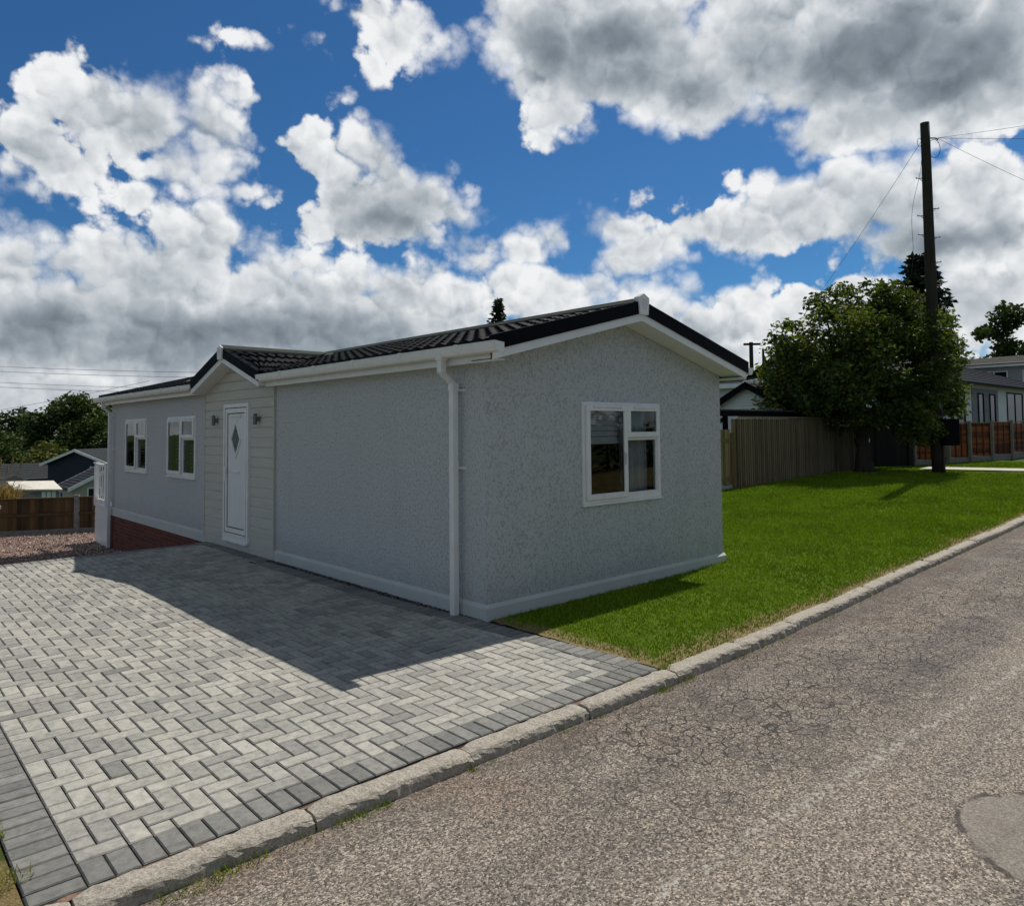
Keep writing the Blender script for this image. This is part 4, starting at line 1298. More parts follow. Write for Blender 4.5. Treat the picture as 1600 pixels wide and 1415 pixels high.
# weathered closeboard fence behind the lawn
A, d, ln = fence_line((12.15, 4.47), (17.35, 4.47))
t = thing('closeboard_fence', (14.7, 4.47, .1), 'tall weathered vertical board fence along the back of the lawn, left of the tree', 'fence')
for bay0 in (0, 2.6):
    b = MB(); u = bay0 + .02 if bay0 else -.11
    while u < bay0 + 2.58:
        zb = rise(12.15+u) - .09
        oriented(b, A, d, u, u+.052, .0, .024, zb + random.uniform(.0, .02), 1.87 + random.uniform(-.008, .008), random.uniform(.45, 1))
        oriented(b, A, d, u+.040, u+.118, -.030, -.014, zb + .01, 1.865, random.uniform(0, .15))
        u += .105
    b.build('board', M['wood_grey'], t)
    b = MB(); oriented(b, A, d, bay0+.01, bay0+2.59, -.03, .035, 1.885, 1.925, .9); b.build('capping', M['wood_grey'], t)
for u in (-.10, 2.6, 5.2):
    b = MB(); oriented(b, A, d, u-.05, u+.05, -.14, -.035, -.1, 1.86, .8); b.build('post', M['wood_grey'], t)
A2, d2, ln2 = fence_line((17.40, 4.47), (19.2, 4.30))
t = thing('low_closeboard_fence', (18.2, 4.4, .3), 'darker lower board fence in the shade behind the tree trunk', 'fence')
b = MB(); u = 0
while u < ln2-.1:
    oriented(b, A2, d2, u, u+.075, .0, .022, .2, 1.62, random.uniform(0, .5)); oriented(b, A2, d2, u+.06, u+.115, -.024, -.002, .2, 1.615, .1); u += .105
b.build('board', M['wood_grey'], t)
b = MB(); oriented(b, A2, d2, 0, ln2, -.10, -.03, 1.3, 1.38); b.build('rail', M['wood_grey'], t)

# side gate beside the house
t = thing('side_gate', (11.4, 4.6, .1), 'pale brown boarded garden gate between the house corner and the board fence', 'gate')
b = MB(); u = 10.95
while u < 11.88: b.box(u, min(u+.118, 11.90), 4.585, 4.605, .24, 1.60, random.random()); u += .12
b.build('board', M['wood_new'], t)
for z in (1.28, .34):
    b = MB(); b.box(10.95, 11.90, 4.565, 4.584, z, z+.10, .3); b.build('rail', M['wood_new'], t)
b = MB(); b.box(11.92, 12.02, 4.54, 4.64, .0, 1.52, .2); b.build('post', M['wood_new'], t)
b = MB(); b.box(10.9, 11.95, 4.56, 4.62, .0, .225); b.build('threshold', M['concrete'], t)

# dark solid gate left of the lap fence
A, d, ln = fence_line((19.25, 4.12), (20.55, 3.42))
t = thing('dark_gate', (19.9, 3.8, .35), 'almost black solid boarded gate in shade right of the tree trunk', 'gate')
b = MB(); u = 0
while u < ln-.12: oriented(b, A, d, u, u+.118, 0, .02, .38, 1.56, random.random()); u += .12
b.build('board', M['wood_dark'], t)
b = MB(); oriented(b, A, d, 0, ln-.1, -.012, .03, 1.56, 1.60); b.build('capping', M['concrete_post'], t)
b = MB(); oriented(b, A, d, ln-.11, ln+.06, -.06, .08, .2, 1.72); b.build('post', M['wood_dark'], t)

# orange lap panels
fp = [(20.62, 3.40), (21.36, 3.02)], [(22.05, 2.80), (22.95, 2.46)], [(22.95, 2.46), (24.1, 2.12)], [(24.1, 2.12), (25.55, 1.90)], [(25.55, 1.90), (27.2, 1.78)], [(27.2, 1.78), (28.9, 1.70)]
t = thing('lap_fence', (24, 2.2, .45), 'orange brown lap panel fence with pale posts and stone gravel boards on the right', 'fence')
for P, Q in fp:
    A, d, ln = fence_line(P, Q); zb = rise(P[0]) - .13; zt_ = 1.72 + .012*(P[0]-20.6)
    b = MB(); oriented(b, A, d, .05, ln-.05, -.03, .03, zb-.2, zb+.22); b.build('gravel_board', M['concrete_post'], t)
    b = MB(); z = zb+.225
    while z < zt_-.12:
        N = Vector((d.y, -d.x, 0)); h = .115; wob = random.uniform(-.012, .012)
        q = lambda u, n, zz: A + d*u + N*n + Vector((0, 0, zz))
        b.hexa([q(.06,.022,z), q(ln-.06,.022,z+wob), q(ln-.06,.010,z+wob), q(.06,.010,z), q(.06,.008,z+h), q(ln-.06,.008,z+h), q(ln-.06,-.004,z+h), q(.06,-.004,z+h)], random.random()); z += .088
    b.build('panel', M['wood_orange'], t)
    b = MB(); nb = 3
    for k in range(nb+1):
        u = .055 + (ln-.15)*k/nb; oriented(b, A, d, u, u+.035, .024, .042, zb+.225, zt_-.03, random.uniform(0, .3))
    b.build('batten', M['wood_orange'], t)
    b = MB(); oriented(b, A, d, .05, ln-.05, -.03, .045, zt_-.028, zt_, .4); b.build('capping', M['wood_new'], t)
for P in [(20.66, 3.38), (21.40, 3.0), (22.03, 2.82), (22.95, 2.46), (24.1, 2.12), (25.55, 1.90), (27.2, 1.78)]:
    b = MB(); b.box(P[0]-.055, P[0]+.055, P[1]-.10, P[1]+.03, 0.1, 1.76 + .012*(P[0]-20.6)); b.build('post', M['concrete_post'], t)
A, d, ln = fence_line((21.5, 2.98), (22.0, 2.84))
t = thing('wicket_gate', (21.7, 2.9, .4), 'narrow brown slatted wicket gate half hidden by the telegraph pole', 'gate')
b = MB(); u = 0
while u < ln-.05: oriented(b, A, d, u, u+.085, 0, .02, .46, 1.36, random.random()); u += .1
b.build('board', M['wood_orange'], t)
for z in (.55, 1.15):
    b = MB(); oriented(b, A, d, 0, ln, .021, .05, z, z+.07); b.build('rail', M['wood_orange'], t)

# ------------------------------------------------------------------ telegraph pole
PB = Vector((18.57, 1.99, .22)); PT = Vector((17.83, 1.80, 10.15))
t = thing('telegraph_pole', PB, 'tall dark wooden telegraph pole with climbing pegs on the lawn by the tree', 'pole')
b = MB(); n = 12
b.tube([PB.lerp(PT, i/n) + Vector((.012*math.sin(i*1.3), 0, 0)) for i in range(n+1)], [.172 - .055*i/n for i in range(n+1)], 14)
b.build('shaft', M['pole_wood'], t, smooth=True)
dv = (right*1.0); dv.z = 0; dv.normalize()
def on_pole(z): return PB.lerp(PT, (z-PB.z)/(PT.z-PB.z))
k = 0
for z, s in ((8.60, -1), (7.75, 1), (7.55, -1), (7.02, -1), (6.95, 1), (6.45, -1), (6.25, 1), (5.85, -1), (5.6, 1), (5.2, -1), (4.9, 1), (4.5, -1), (4.2, 1), (3.8, -1)):
    p = on_pole(z); b = MB()
    b.tube([p + dv*s*.10, p + dv*s*.30], .013, 6); b.tube([p + dv*s*.30, p + dv*s*.30 + Vector((0,0,.03))], .013, 6); b.tube([p + dv*s*.12 - Vector((0,0,.09)), p + dv*s*.22], .008, 5)
    b.build('climbing_peg', M['cable'], t)
p = on_pole(9.72); b = MB(); b.tube([p + dv*.10, p + dv*.28, p + dv*.36 - Vector((0,0,.05))], .02, 6); b.build('hook', M['cable'], t)
# spare cable coils at the head
b = MB(); c0 = p + dv*.24 - Vector((0,0,.30)); b.tube([c0 + dv*.17*math.cos(a) + Vector((0,0,.26*math.sin(a))) for a in [2*math.pi*i/18 for i in range(19)]], .008, 5)
c0 = p - dv*.17 - Vector((0,0,.12)); b.tube([c0 + dv*.06*math.cos(a) + Vector((0,0,.12*math.sin(a))) for a in [2*math.pi*i/14 for i in range(15)]], .007, 5)
b.build('cable_coil', M['cable'], t)
# cabinet strapped to the pole
nv = Vector((-fwd.x, -fwd.y, 0)).normalized(); q = on_pole(1.45) + nv*.13 + dv*.22
b = MB(); bx = lambda u0, u1, z0, z1, n0, n1: b.hexa([q+dv*u0+nv*n1+Vector((0,0,z0)), q+dv*u1+nv*n1+Vector((0,0,z0)), q+dv*u1+nv*n0+Vector((0,0,z0)), q+dv*u0+nv*n0+Vector((0,0,z0)), q+dv*u0+nv*n1+Vector((0,0,z1)), q+dv*u1+nv*n1+Vector((0,0,z1)), q+dv*u1+nv*n0+Vector((0,0,z1)), q+dv*u0+nv*n0+Vector((0,0,z1))])
bx(-.22, .22, -.36, .36, 0, .2); bx(-.20, .20, -.34, .34, .2005, .215)
bx(-.24, .24, .361, .385, -.02, .23)
cab = b.build('cabinet', M['black'], t, bevel=.01)
b = MB(); q = on_pole(2.25) + nv*.16; bx(-.09, .07, -.09, .09, 0, .02); b.build('notice_plate', M['wall_grey'], t)
b = MB(); q = on_pole(1.62) + nv*.16; bx(-.05, .05, -.04, .04, 0, .012); b.build('number_plate', M['blind'], t)
b = MB(); b.tube([on_pole(.4) + nv*.175 + dv*.05, on_pole(2.6) + nv*.165 + dv*.05], .02, 6); b.build('cable_guard', M['cable'], t)

def cable(name, A, B, sag, r, label, group=None, n=24, wig=0):
    A, B = Vector(A), Vector(B); P = []
    for i in range(n+1):
        s = i/n; q = A.lerp(B, s); q.z -= sag*4*s*(1-s)
        if wig: q += dv*wig*math.sin(s*9)
        P.append(q)
    b = MB(); b.tube(P, r, 6); o = b.build(name, M['cable'], smooth=True)
    return tag(o, label, 'cable', group)
hk = on_pole(9.72) + dv*.34
cable('overhead_cable', hk, (30.5, -14.0, 12.6), .35, .005, 'thin overhead cable rising steeply from the pole top to the right', 'cables from the telegraph pole')
cable('overhead_cable', hk, (40.0, -12.0, 12.8), .45, .006, 'thin overhead cable running nearly level from the pole top to the right', 'cables from the telegraph pole')
cable('overhead_cable', hk, (26.5, -4.6, 6.1), .30, .005, 'thin overhead cable dropping from the pole top to the right', 'cables from the telegraph pole')
cable('overhead_cable', on_pole(9.6) - dv*.14, (22.0, 8.9, 4.2), .20, .005, 'thin overhead cable dropping from the pole top to the left behind the tree', 'cables from the telegraph pole')
cable('hanging_cable', on_pole(9.65) - dv*.13, on_pole(5.8) - dv*.62 , -.02, .005, 'loose wavy cable hanging beside the left of the telegraph pole', None, 30, .07)
for (a, z0, c, z1, w) in ((0, 11.9, 1, 9.35, 'highest'), (0, 11.2, 1, 8.75, 'second highest'), (0, 9.6, 1, 7.4, 'third'), (0, 8.9, 1, 6.9, 'fourth')):
    cable('power_line', (2, 134, z0+.6), (33, 76, z1-.9), .4, .022, '%s of the long parallel power lines far off above the left trees' % w, 'distant power lines')
cable('power_line', (4, 128, 3.4), (26, 100, 8.6), .3, .022, 'single thin power line slanting upwards behind the left trees', 'distant power lines')

t = thing('far_pole', (50.45, 25.6, 1.2), 'small far off wooden pole with a crossarm above the left neighbour roof', 'pole')
b = MB(); b.tube([(50.45, 25.6, 1.2), (50.45, 25.6, 8.6)], [.20, .16], 8); b.build('shaft', M['pole_wood'], t)
b = MB(); b.hexa([(50.0,26.0,8.35),(50.08,26.08,8.35),(51.05,25.1,8.35),(50.97,25.02,8.35),(50.0,26.0,8.53),(50.08,26.08,8.53),(51.05,25.1,8.53),(50.97,25.02,8.53)]); b.build('crossarm', M['pole_wood'], t)
b = MB(); b.tube([(50.1, 25.95, 1.5), (50.1, 25.95, 6.6)], .07, 6); b.build('stay', M['pole_wood'], t)
t = thing('far_post', (51.1, 24.9, 1.2), 'thin plain far off post just right of the crossarm pole', 'pole')
b = MB(); b.tube([(51.1, 24.9, 1.2), (51.1, 24.9, 8.05)], [.12, .10], 8); b.build('shaft', M['pole_wood'], t)

# ------------------------------------------------------------------ trees and shrubs
def leaves(name, clumps, n, size, mat, parent, tone=(0, 1), droop=.0, flat=.5):
    """leaf quads scattered through clumps (x, y, z, rx, ry, rz, weight)"""
    C_ = np.array(clumps, float); w = C_[:, 6]/C_[:, 6].sum()
    idx = RNG.choice(len(C_), n, p=w)
    u = RNG.normal(size=(n, 3)); u /= np.linalg.norm(u, axis=1)[:, None]
    r = RNG.random(n)**.42
    P = C_[idx, :3] + u*r[:, None]*C_[idx, 3:6]
    ct = RNG.uniform(-.16, .16, len(C_))[idx]
    a = RNG.normal(size=(n, 3)); a[:, 2] = a[:, 2]*flat - droop; a /= np.linalg.norm(a, axis=1)[:, None]
    b_ = np.cross(a, RNG.normal(size=(n, 3))); b_ /= np.linalg.norm(b_, axis=1)[:, None]
    s = size*RNG.uniform(.6, 1.25, n)[:, None]
    V = np.stack([P, P + a*s*.55 + b_*s*.30, P + a*s*1.15, P + a*s*.55 - b_*s*.30], 1)
    t_ = np.clip(tone[0] + (tone[1]-tone[0])*(RNG.beta(2.2, 2.2, n)) + ct, 0, 1)
    return faces_np(name, V.reshape(-1, 3), 4, t_, mat, parent)

def branch(b, A, B, r0, r1, n=7, wob=.08):
    A, B = Vector(A), Vector(B); ln = (B-A).length; P = []
    for i in range(n+1):
        s = i/n; P.append(A.lerp(B, s) + Vector((random.uniform(-1, 1), random.uniform(-1, 1), random.uniform(-.4, .4)))*ln*wob*math.sin(math.pi*s))
    b.tube(P, [r0 + (r1-r0)*i/n for i in range(n+1)], 8)
    return P

M['leaf_elder'] = leaf_mat('garden_tree_leaf', (.020, .038, .009), (.100, .145, .030), .44, (.28, .22, .02))
M['leaf_dark'] = leaf_mat('dark_leaf', (.018, .034, .010), (.062, .10, .022), .25)
M['leaf_mid'] = leaf_mat('mid_leaf', (.022, .038, .009), (.075, .105, .024), .25)
M['leaf_light'] = leaf_mat('light_leaf', (.045, .055, .012), (.13, .145, .032), .25, (.20, .19, .05))
M['needle'] = leaf_mat('conifer_needle', (.008, .016, .010), (.026, .042, .020), .08)
M['grass_dry'] = leaf_mat('dry_plume', (.12, .085, .035), (.40, .30, .15), .3)

# the garden tree
TB = Vector((17.9, 3.75, .28))
tree = thing('garden_tree', TB, 'broad dense leafy tree at the back of the lawn behind the telegraph pole', 'tree')
b = MB()
trunk = branch(b, TB - Vector((0,0,.15)), TB + Vector((.05, .1, 1.55)), .27, .17, 8, .05)
for k in range(7):
    a = k*.9
    b.tube([TB + Vector((.30*math.cos(a), .30*math.sin(a), -.12)), TB + Vector((.17*math.cos(a), .17*math.sin(a), .18)), TB + Vector((.08*math.cos(a), .08*math.sin(a), .6))], [.09, .08, .05], 6)
vr = dv; vf = Vector((fwd.x, fwd.y, 0)).normalized()
limbs = []
for (l, f_, z, r0) in ((-2.2, .3, 3.9, .10), (-1.4, -.8, 4.6, .09), (-.3, .2, 5.3, .10), (.8, .5, 4.9, .09), (1.9, -.3, 3.8, .09), (2.5, .6, 2.9, .08), (-2.6, -.2, 2.7, .07), (.2, -1.3, 3.9, .07), (1.0, 1.4, 3.9, .07), (-.6, 1.3, 3.4, .07)):
    E_ = TB + vr*l + vf*f_ + Vector((0, 0, z)); S_ = TB + Vector((.02, .05, random.uniform(.9, 1.5)))
    P = branch(b, S_, E_, r0, .02, 8, .10); limbs.append(E_)
    for _ in range(3):
        q = P[random.randint(3, 7)]; branch(b, q, q + vr*random.uniform(-.9, .9) + vf*random.uniform(-.8, .8) + Vector((0, 0, random.uniform(-.2, .9))), .03, .008, 4, .1)
b.build('trunk', M['bark'], tree, smooth=True)
cl = []
rr = random.Random(5)
def crown_r(l):  # half height of the crown outline against sideways distance
    return max(.0, 1 - (abs(l)/3.0)**2.6)
for i in range(195):
    for _ in range(50):
        l = rr.uniform(-2.62, 2.55); f_ = rr.uniform(-1.9, 1.9); z = rr.uniform(.95, 5.35)
        top = 5.1*(.50 + .50*crown_r(l-.05)) + (.35 if -.3 < l < 1.3 else 0); bot = 2.0 if l < -1.3 else 1.45 if l < 1.0 else 1.05
        q = (l/2.72)**2 + (f_/2.0)**2 + ((z-3.0)/2.6)**2
        if bot < z < top - .1 and q < 1.05 and (q > .30 or rr.random() < .35): break
    P = TB + vr*l + vf*f_ + Vector((0, 0, z)); s = rr.uniform(.26, .58)
    cl.append((P.x, P.y, P.z, s*1.15, s*1.15, s*.8, s**2))
for i in range(44):                        # sprays that break the outline
    a = rr.uniform(-.6, math.pi+.6); P = TB + vr*(2.62*math.cos(a)) + vf*rr.uniform(-.8, .8) + Vector((0, 0, 3.0 + 2.45*math.sin(a)))
    s = rr.uniform(.12, .26); cl.append((P.x, P.y, P.z, s*1.3, s*1.3, s*1.5, .05))
leaves('crown', cl, 46000, .135, M['leaf_elder'], tree, (0, .92), .35)

def small_tree(name, base, h, w, label, mat, n, size, trunk_h=.3, clumps=26, seed=1, cat='tree', group=None, shape=1.0):
    t = thing(name, base, label, cat, group); base = Vector(base); r_ = random.Random(seed)
    b = MB(); top = base + Vector((0, 0, h*.75)); branch(b, base - Vector((0,0,.3)), top, .03*h+.03, .02, 6, .02)
    for k in range(6):
        a = r_.uniform(0, 6.28); s = base.lerp(top, r_.uniform(.3, .8)); branch(b, s, s + Vector((math.cos(a)*w*.35, math.sin(a)*w*.35, h*.18)), .012*h, .01, 4, .05)
    b.build('trunk', M['bark'], t, smooth=True)
    cl = []
    for i in range(clumps):
        z = r_.uniform(trunk_h, 1.0); f_ = math.sqrt(max(.05, 1 - ((z - (trunk_h+.35))/.68)**2))*shape
        a = r_.uniform(0, 6.28); q = math.sqrt(r_.random())*f_*.40*w
        s = r_.uniform(.10, .22)*w; P = base + Vector((q*math.cos(a), q*math.sin(a), z*h*.93))
        cl.append((P.x, P.y, P.z, s, s, s*.75, s*s))
    leaves('crown', cl, n, size, mat, t, (0, 1))
    return t

def conifer(name, base, h, w, label, n, size, seed=1, ragged=.2):
    t = thing(name, base, label, 'tree'); base = Vector(base); r_ = random.Random(seed)
    b = MB(); b.tube([base - Vector((0,0,.2)), base + Vector((0, 0, h*.97))], [.02*h, .01], 7); b.build('trunk', M['bark'], t)
    cl = []; z = .08
    while z < 1.0:
        rad_ = w*.5*(1-z)**.8 + .06*w
        m_ = max(3, int(9*(1-z)) + 2)
        for k in range(m_):
            a = 2*math.pi*k/m_ + r_.uniform(0, 1); q = rad_*r_.uniform(.55, 1+ragged)
            for s in (.35, .7, 1.0):
                P = base + Vector((q*s*math.cos(a), q*s*math.sin(a), h*(z + .035*(1-s))))
                cl.append((P.x, P.y, P.z, w*.085*(1.2-s*.5), w*.085*(1.2-s*.5), h*.022, .3 + s))
        z += .045
    P = base + Vector((0, 0, h)); cl.append((P.x, P.y, P.z - .02*h, .03*w, .03*w, .03*h, .6))
    leaves('crown', cl, n, size, M['needle'], t, (0, 1), .25)
    return t
conifer('conifer', (44.0, 10.7, 1.0), 10.8, 5.2, 'tall dark conifer with a forked ragged top right behind the telegraph pole', 9000, .42, 3, .35)
conifer('conifer', (35.1, 39.5, .6), 11.5, 3.4, 'dark pointed conifer tip showing above the ridge of the park home roof', 6000, .34, 4, .1)
small_tree('distant_tree', (66.0, 11.0, 1.3), 10.3, 6.5, 'dark rounded tree standing alone at the right edge, behind the long low house', M['leaf_dark'], 9000, .38, .25, 28, 8)
small_tree('distant_tree', (74.0, 8.5, 1.3), 9.0, 7.5, 'dark tree cut by the right picture edge, beside the rounded tree', M['leaf_dark'], 4500, .55, .25, 22, 9)
for i, (x, y, h, w, m_, lab) in enumerate(((52.2, 12.6, 5.6, 5.0, 'leaf_mid', 'grey green bushy shrub left of the rounded tree, above the long low roof'), (55.5, 10.2, 5.2, 5.5, 'leaf_light', 'yellow green shrub just above the long low roof on the right'), (57.5, 7.6, 5.4, 5.5, 'leaf_mid', 'olive shrub at the right edge above the long low roof'), (49.0, 15.5, 5.6, 5.0, 'leaf_mid', 'green shrub half hidden behind the right side of the garden tree'))):
    small_tree('shrub', (x, y, 1.2), h, w, lab, M[m_], 4200, .30, .05, 22, 20+i, 'shrub', 'shrubs behind the long low house', 1.1)
# left skyline
small_tree('far_tree', (14.3, 86.5, -2.6), 8.3, 9.6, 'large dark green rounded tree, the tallest on the left skyline', M['leaf_dark'], 14000, .42, .10, 48, 31, shape=1.15)
small_tree('far_tree', (19.6, 87.5, -2.4), 7.9, 8.0, 'dark tree right of the tallest left tree, cut off by the house corner', M['leaf_dark'], 10000, .42, .08, 36, 32, shape=1.15)
small_tree('far_tree', (9.7, 96.0, -2.6), 6.6, 9.0, 'small rounded far tree low on the left skyline near the picture edge', M['leaf_dark'], 7500, .45, .05, 28, 33, shape=1.15)
small_tree('far_tree', (4.2, 104.0, -2.6), 7.3, 8.0, 'far tree at the extreme left edge of the skyline', M['leaf_dark'], 4000, .62, .05, 24, 34, shape=1.15)
for i, (x, y, h, w, m_, lab) in enumerate(((14.0, 69.0, 4.6, 6.0, 'leaf_mid', 'bright green shrub below the tallest left tree, above the dark blue gable'), (9.4, 72.0, 3.2, 6.0, 'leaf_light', 'olive green bank of shrub left of the dark blue gable'), (5.4, 76.0, 4.6, 6.0, 'leaf_mid', 'mid green shrub at the left edge above the grey roofs'), (16.2, 64.0, 5.6, 4.0, 'leaf_light', 'light green shrub right against the far corner of the park home'), (7.5, 82.0, 4.4, 6.0, 'leaf_dark', 'dark shrub below the small far tree on the left'))):
    small_tree('shrub', (x, y, -2.6), h, w, lab, M[m_], 4200, .34, .02, 24, 40+i, 'shrub', 'shrubs on the left slope', 1.15)
b = MB(); R_ = random.Random(3); cl = []
for i in range(90):
    x = R_.uniform(-30, 70); cl.append((x, 118 + R_.uniform(-5, 5), -2.4 + R_.uniform(0, 2.4), 3.2, 2.5, 1.6, 1))
for i in range(70):
    a = R_.uniform(0, 1); cl.append((70+40*a, 118-104*a + R_.uniform(-4, 4), .6 + R_.uniform(0, 2.6), 3.2, 2.5, 1.7, 1))
o = leaves('far_woodland', cl, 16000, 1.1, M['leaf_dark'], None); o['kind'] = 'stuff'

# plume grass beyond the brown fence
t = thing('plume_grass', (-1.35, 17.95, -.9), 'dry plume grass clump with tall pale seed heads behind the brown fence', 'plant')
V = []; T = []; R_ = random.Random(9)
for i in range(520):
    a = R_.uniform(0, 6.28); l = R_.uniform(.25, .95); h = R_.uniform(.75, 1.25); bx0 = R_.uniform(-.3, .3); w = .009
    P0 = Vector((-1.35+bx0, 17.95+R_.uniform(-.2, .2), -.85)); P1 = P0 + Vector((math.cos(a)*l*.35, math.sin(a)*l*.35, h*.95)); P2 = P0 + Vector((math.cos(a)*l, math.sin(a)*l, h*R_.uniform(.75, 1.1)))
    s = dv*w
    V += [P0-s, P0+s, P1+s*.8, P1-s*.8]; T.append(R_.uniform(.1, .8))
    V += [P1-s*.8, P1+s*.8, P2+s*.1, P2-s*.1]; T.append(R_.uniform(.1, .8))
faces_np('leaf_clump', np.array([tuple(v) for v in V]), 4, T, M['grass_dry'], t)
for (l, h) in ((-.30, 2.15), (.02, 1.85), (.22, 1.65), (.36, 1.9), (.62, 1.85), (-.5, 1.9)):
    b = MB(); P0 = Vector((-1.35, 17.95, -.8)); P1 = P0 + dv*l + Vector((0, 0, h))
    b.tube([P0, P0.lerp(P1, .6) + Vector((0,0,.05)), P1 - (P1-P0)*.16], [.010, .008, .006], 5); b.tube([P1 - (P1-P0)*.16, P1 - (P1-P0)*.09, P1], [.008, .024, .006], 6)
    b.build('plume', M['grass_dry'], t)
# edge of a white garden bench at the extreme left
t = thing('white_rail', (-1.75, 15.7, -.87), 'white painted rail end at the extreme left edge in front of the brown fence', 'rail')
b = MB(); b.box(-1.80, -1.71, 15.62, 15.71, -.87, .22); b.build('post', M['white'], t)
b = MB(); b.box(-2.9, -1.62, 15.60, 15.73, -.10, -.02); b.build('rail', M['white'], t)

# ------------------------------------------------------------------ neighbouring homes
def bungalow(name, label, x0, x1, y0, y1, zb, ze, zr, axis, wall, roofm, trim, ov=.25, verge=.12, hip=False, group=None):
    """gabled (or hipped) home; axis = direction of the ridge"""
    t = thing(name, ((x0+x1)/2, (y0+y1)/2, zb), label, 'house', group)
    b = MB()
    xm, ym = (x0+x1)/2, (y0+y1)/2
    b.box(x0, x1, y0, y1, zb-.5, ze)
    if not hip:
        if axis == 'y':
            for y, s in ((y0, 1), (y1, -1)): b.prism([(x0, y, ze), (x1, y, ze), (xm, y, zr)], (0, s*.05, 0))
        else:
            for x, s in ((x0, 1), (x1, -1)): b.prism([(x, y0, ze), (x, y1, ze), (x, ym, zr)], (s*.05, 0, 0))
    b.build('wall', wall, t)
    b = MB(); th = .10; s = (zr-ze)/((x1-x0)/2 if axis == 'y' else (y1-y0)/2)
    if hip:
        ex0, ex1, ey0, ey1 = x0-ov, x1+ov, y0-ov, y1+ov; zo = ze+.02
        if axis == 'x': r0, r1 = (ex0+(ey1-ey0)/2, ym, zr), (ex1-(ey1-ey0)/2, ym, zr)
        else: r0, r1 = (xm, ey0+(ex1-ex0)/2, zr), (xm, ey1-(ex1-ex0)/2, zr)
        c = [(ex0,ey0,zo), (ex1,ey0,zo), (ex1,ey1,zo), (ex0,ey1,zo)]
        if axis == 'x':
            b.poly([c[0], c[1], r1, r0]); b.poly([c[2], c[3], r0, r1]); b.poly([c[1], c[2], r1]); b.poly([c[3], c[0], r0])
        else:
            b.poly([c[0], c[1], r0]); b.poly([c[1], c[2], r1, r0]); b.poly([c[2], c[3], r1]); b.poly([c[3], c[0], r0, r1])
        b.poly(c[::-1])
    else:
        for sg in (-1, 1):
            if axis == 'y':
                xe = xm + sg*((x1-x0)/2+ov); zo = ze - s*ov
                b.prism([(xe, y0-ov, zo+.01), (xm, y0-ov, zr+.01), (xm, y0-ov, zr+th), (xe, y0-ov, zo+th)], (0, y1-y0+2*ov, 0))
                for k in range(1, 9):
                    f = k/9; b.prism([(xe+(xm-xe)*f, y0-ov, zo+(zr-zo)*f+th), (xe+(xm-xe)*(f+.02), y0-ov, zo+(zr-zo)*(f+.02)+th), (xe+(xm-xe)*f, y0-ov, zo+(zr-zo)*f+th+.025)], (0, y1-y0+2*ov, 0))
            else:
                ye = ym + sg*((y1-y0)/2+ov); zo = ze - s*ov
                b.prism([(x0-ov, ye, zo+.01), (x0-ov, ym, zr+.01), (x0-ov, ym, zr+th), (x0-ov, ye, zo+th)], (x1-x0+2*ov, 0, 0))
                for k in range(1, 9):
                    f = k/9; b.prism([(x0-ov, ye+(ym-ye)*f, zo+(zr-zo)*f+th), (x0-ov, ye+(ym-ye)*(f+.02), zo+(zr-zo)*(f+.02)+th), (x0-ov, ye+(ym-ye)*f, zo+(zr-zo)*f+th+.025)], (x1-x0+2*ov, 0, 0))
    rf = b.build('roof', roofm, t)
    if not hip:
        for e in ((y0-ov, -1), (y1+ov, 1)) if axis == 'y' else ((x0-ov, -1), (x1+ov, 1)):
            for sg in (-1, 1):
                b = MB()
                if axis == 'y':
                    xe = xm + sg*((x1-x0)/2+ov+.01); zo = ze - s*(ov+.01)
                    b.prism([(xe, e[0], zo-verge), (xm, e[0], zr-verge), (xm, e[0], zr+th+.01), (xe, e[0], zo+th+.01)], (0, e[1]*.04, 0))
                else:
                    ye = ym + sg*((y1-y0)/2+ov+.01); zo = ze - s*(ov+.01)
                    b.prism([(e[0], ye, zo-verge), (e[0], ym, zr-verge), (e[0], ym, zr+th+.01), (e[0], ye, zo+th+.01)], (e[1]*.04, 0, 0))
                b.build('bargeboard', trim, t)
    return t, rf

def pane_window(t, fr, u0, u1, v0, v1, frame, n=1, name='window'):
    b = MB(); fr.frame(b, u0, u1, v0, v1, .06, .002, .04)
    for k in range(1, n):
        um = u0 + (u1-u0)*k/n; fr.box(b, um-.03, um+.03, v0+.06, v1-.06, .002, .038)
    o = b.build(name, frame, t)
    b = MB(); b.quad(fr.p(u0+.05, v0+.05, .012), fr.p(u1-.05, v0+.05, .012), fr.p(u1-.05, v1-.05, .012), fr.p(u0+.05, v1-.05, .012))
    b.build('pane', M['far_glass'], o)
    return o
M['far_glass'] = plain('far_window_glass', (.012, .014, .017), .12, .3, .3, 1.5)

# right: white home with grey clad bay and a dark door
t, rf = bungalow('white_bungalow', 'white walled bungalow with grey clad bay and dark glazed door, behind the orange fence', 28.9, 47.0, 4.6, 11.4, .4, 3.42, 4.95, 'x', M['wall_white'], M['black'], M['black'], .35, .1, True)
fr = F((0, 4.6, 0), (1, 0, 0), (0, -1, 0))
b = MB(); u = 31.25
while u < 35.0: fr.box(b, u, u+.145, .5, 3.24, .002, .030); fr.box(b, u+.145, u+.16, .5, 3.24, .002, .014); u += .16
b.build('clad_bay', M['wall_grey'], t)
for u, wd in ((32.0, .80), (33.7, .85)):
    f2 = F((0, 4.568, 0), (1, 0, 0), (0, -1, 0)); pane_window(t, f2, u, u+wd, 1.55, 3.05, M['black'])
pane_window(t, fr, 29.3, 30.3, 1.2, 3.0, M['black'])
d_ = pane_window(t, fr, 36.6, 39.4, .7, 3.2, M['black'], 2, 'patio_door')
b = MB(); b.box(28.5, 47.4, 4.185, 4.247, 3.34, 3.45); b.build('fascia', M['black'], t)
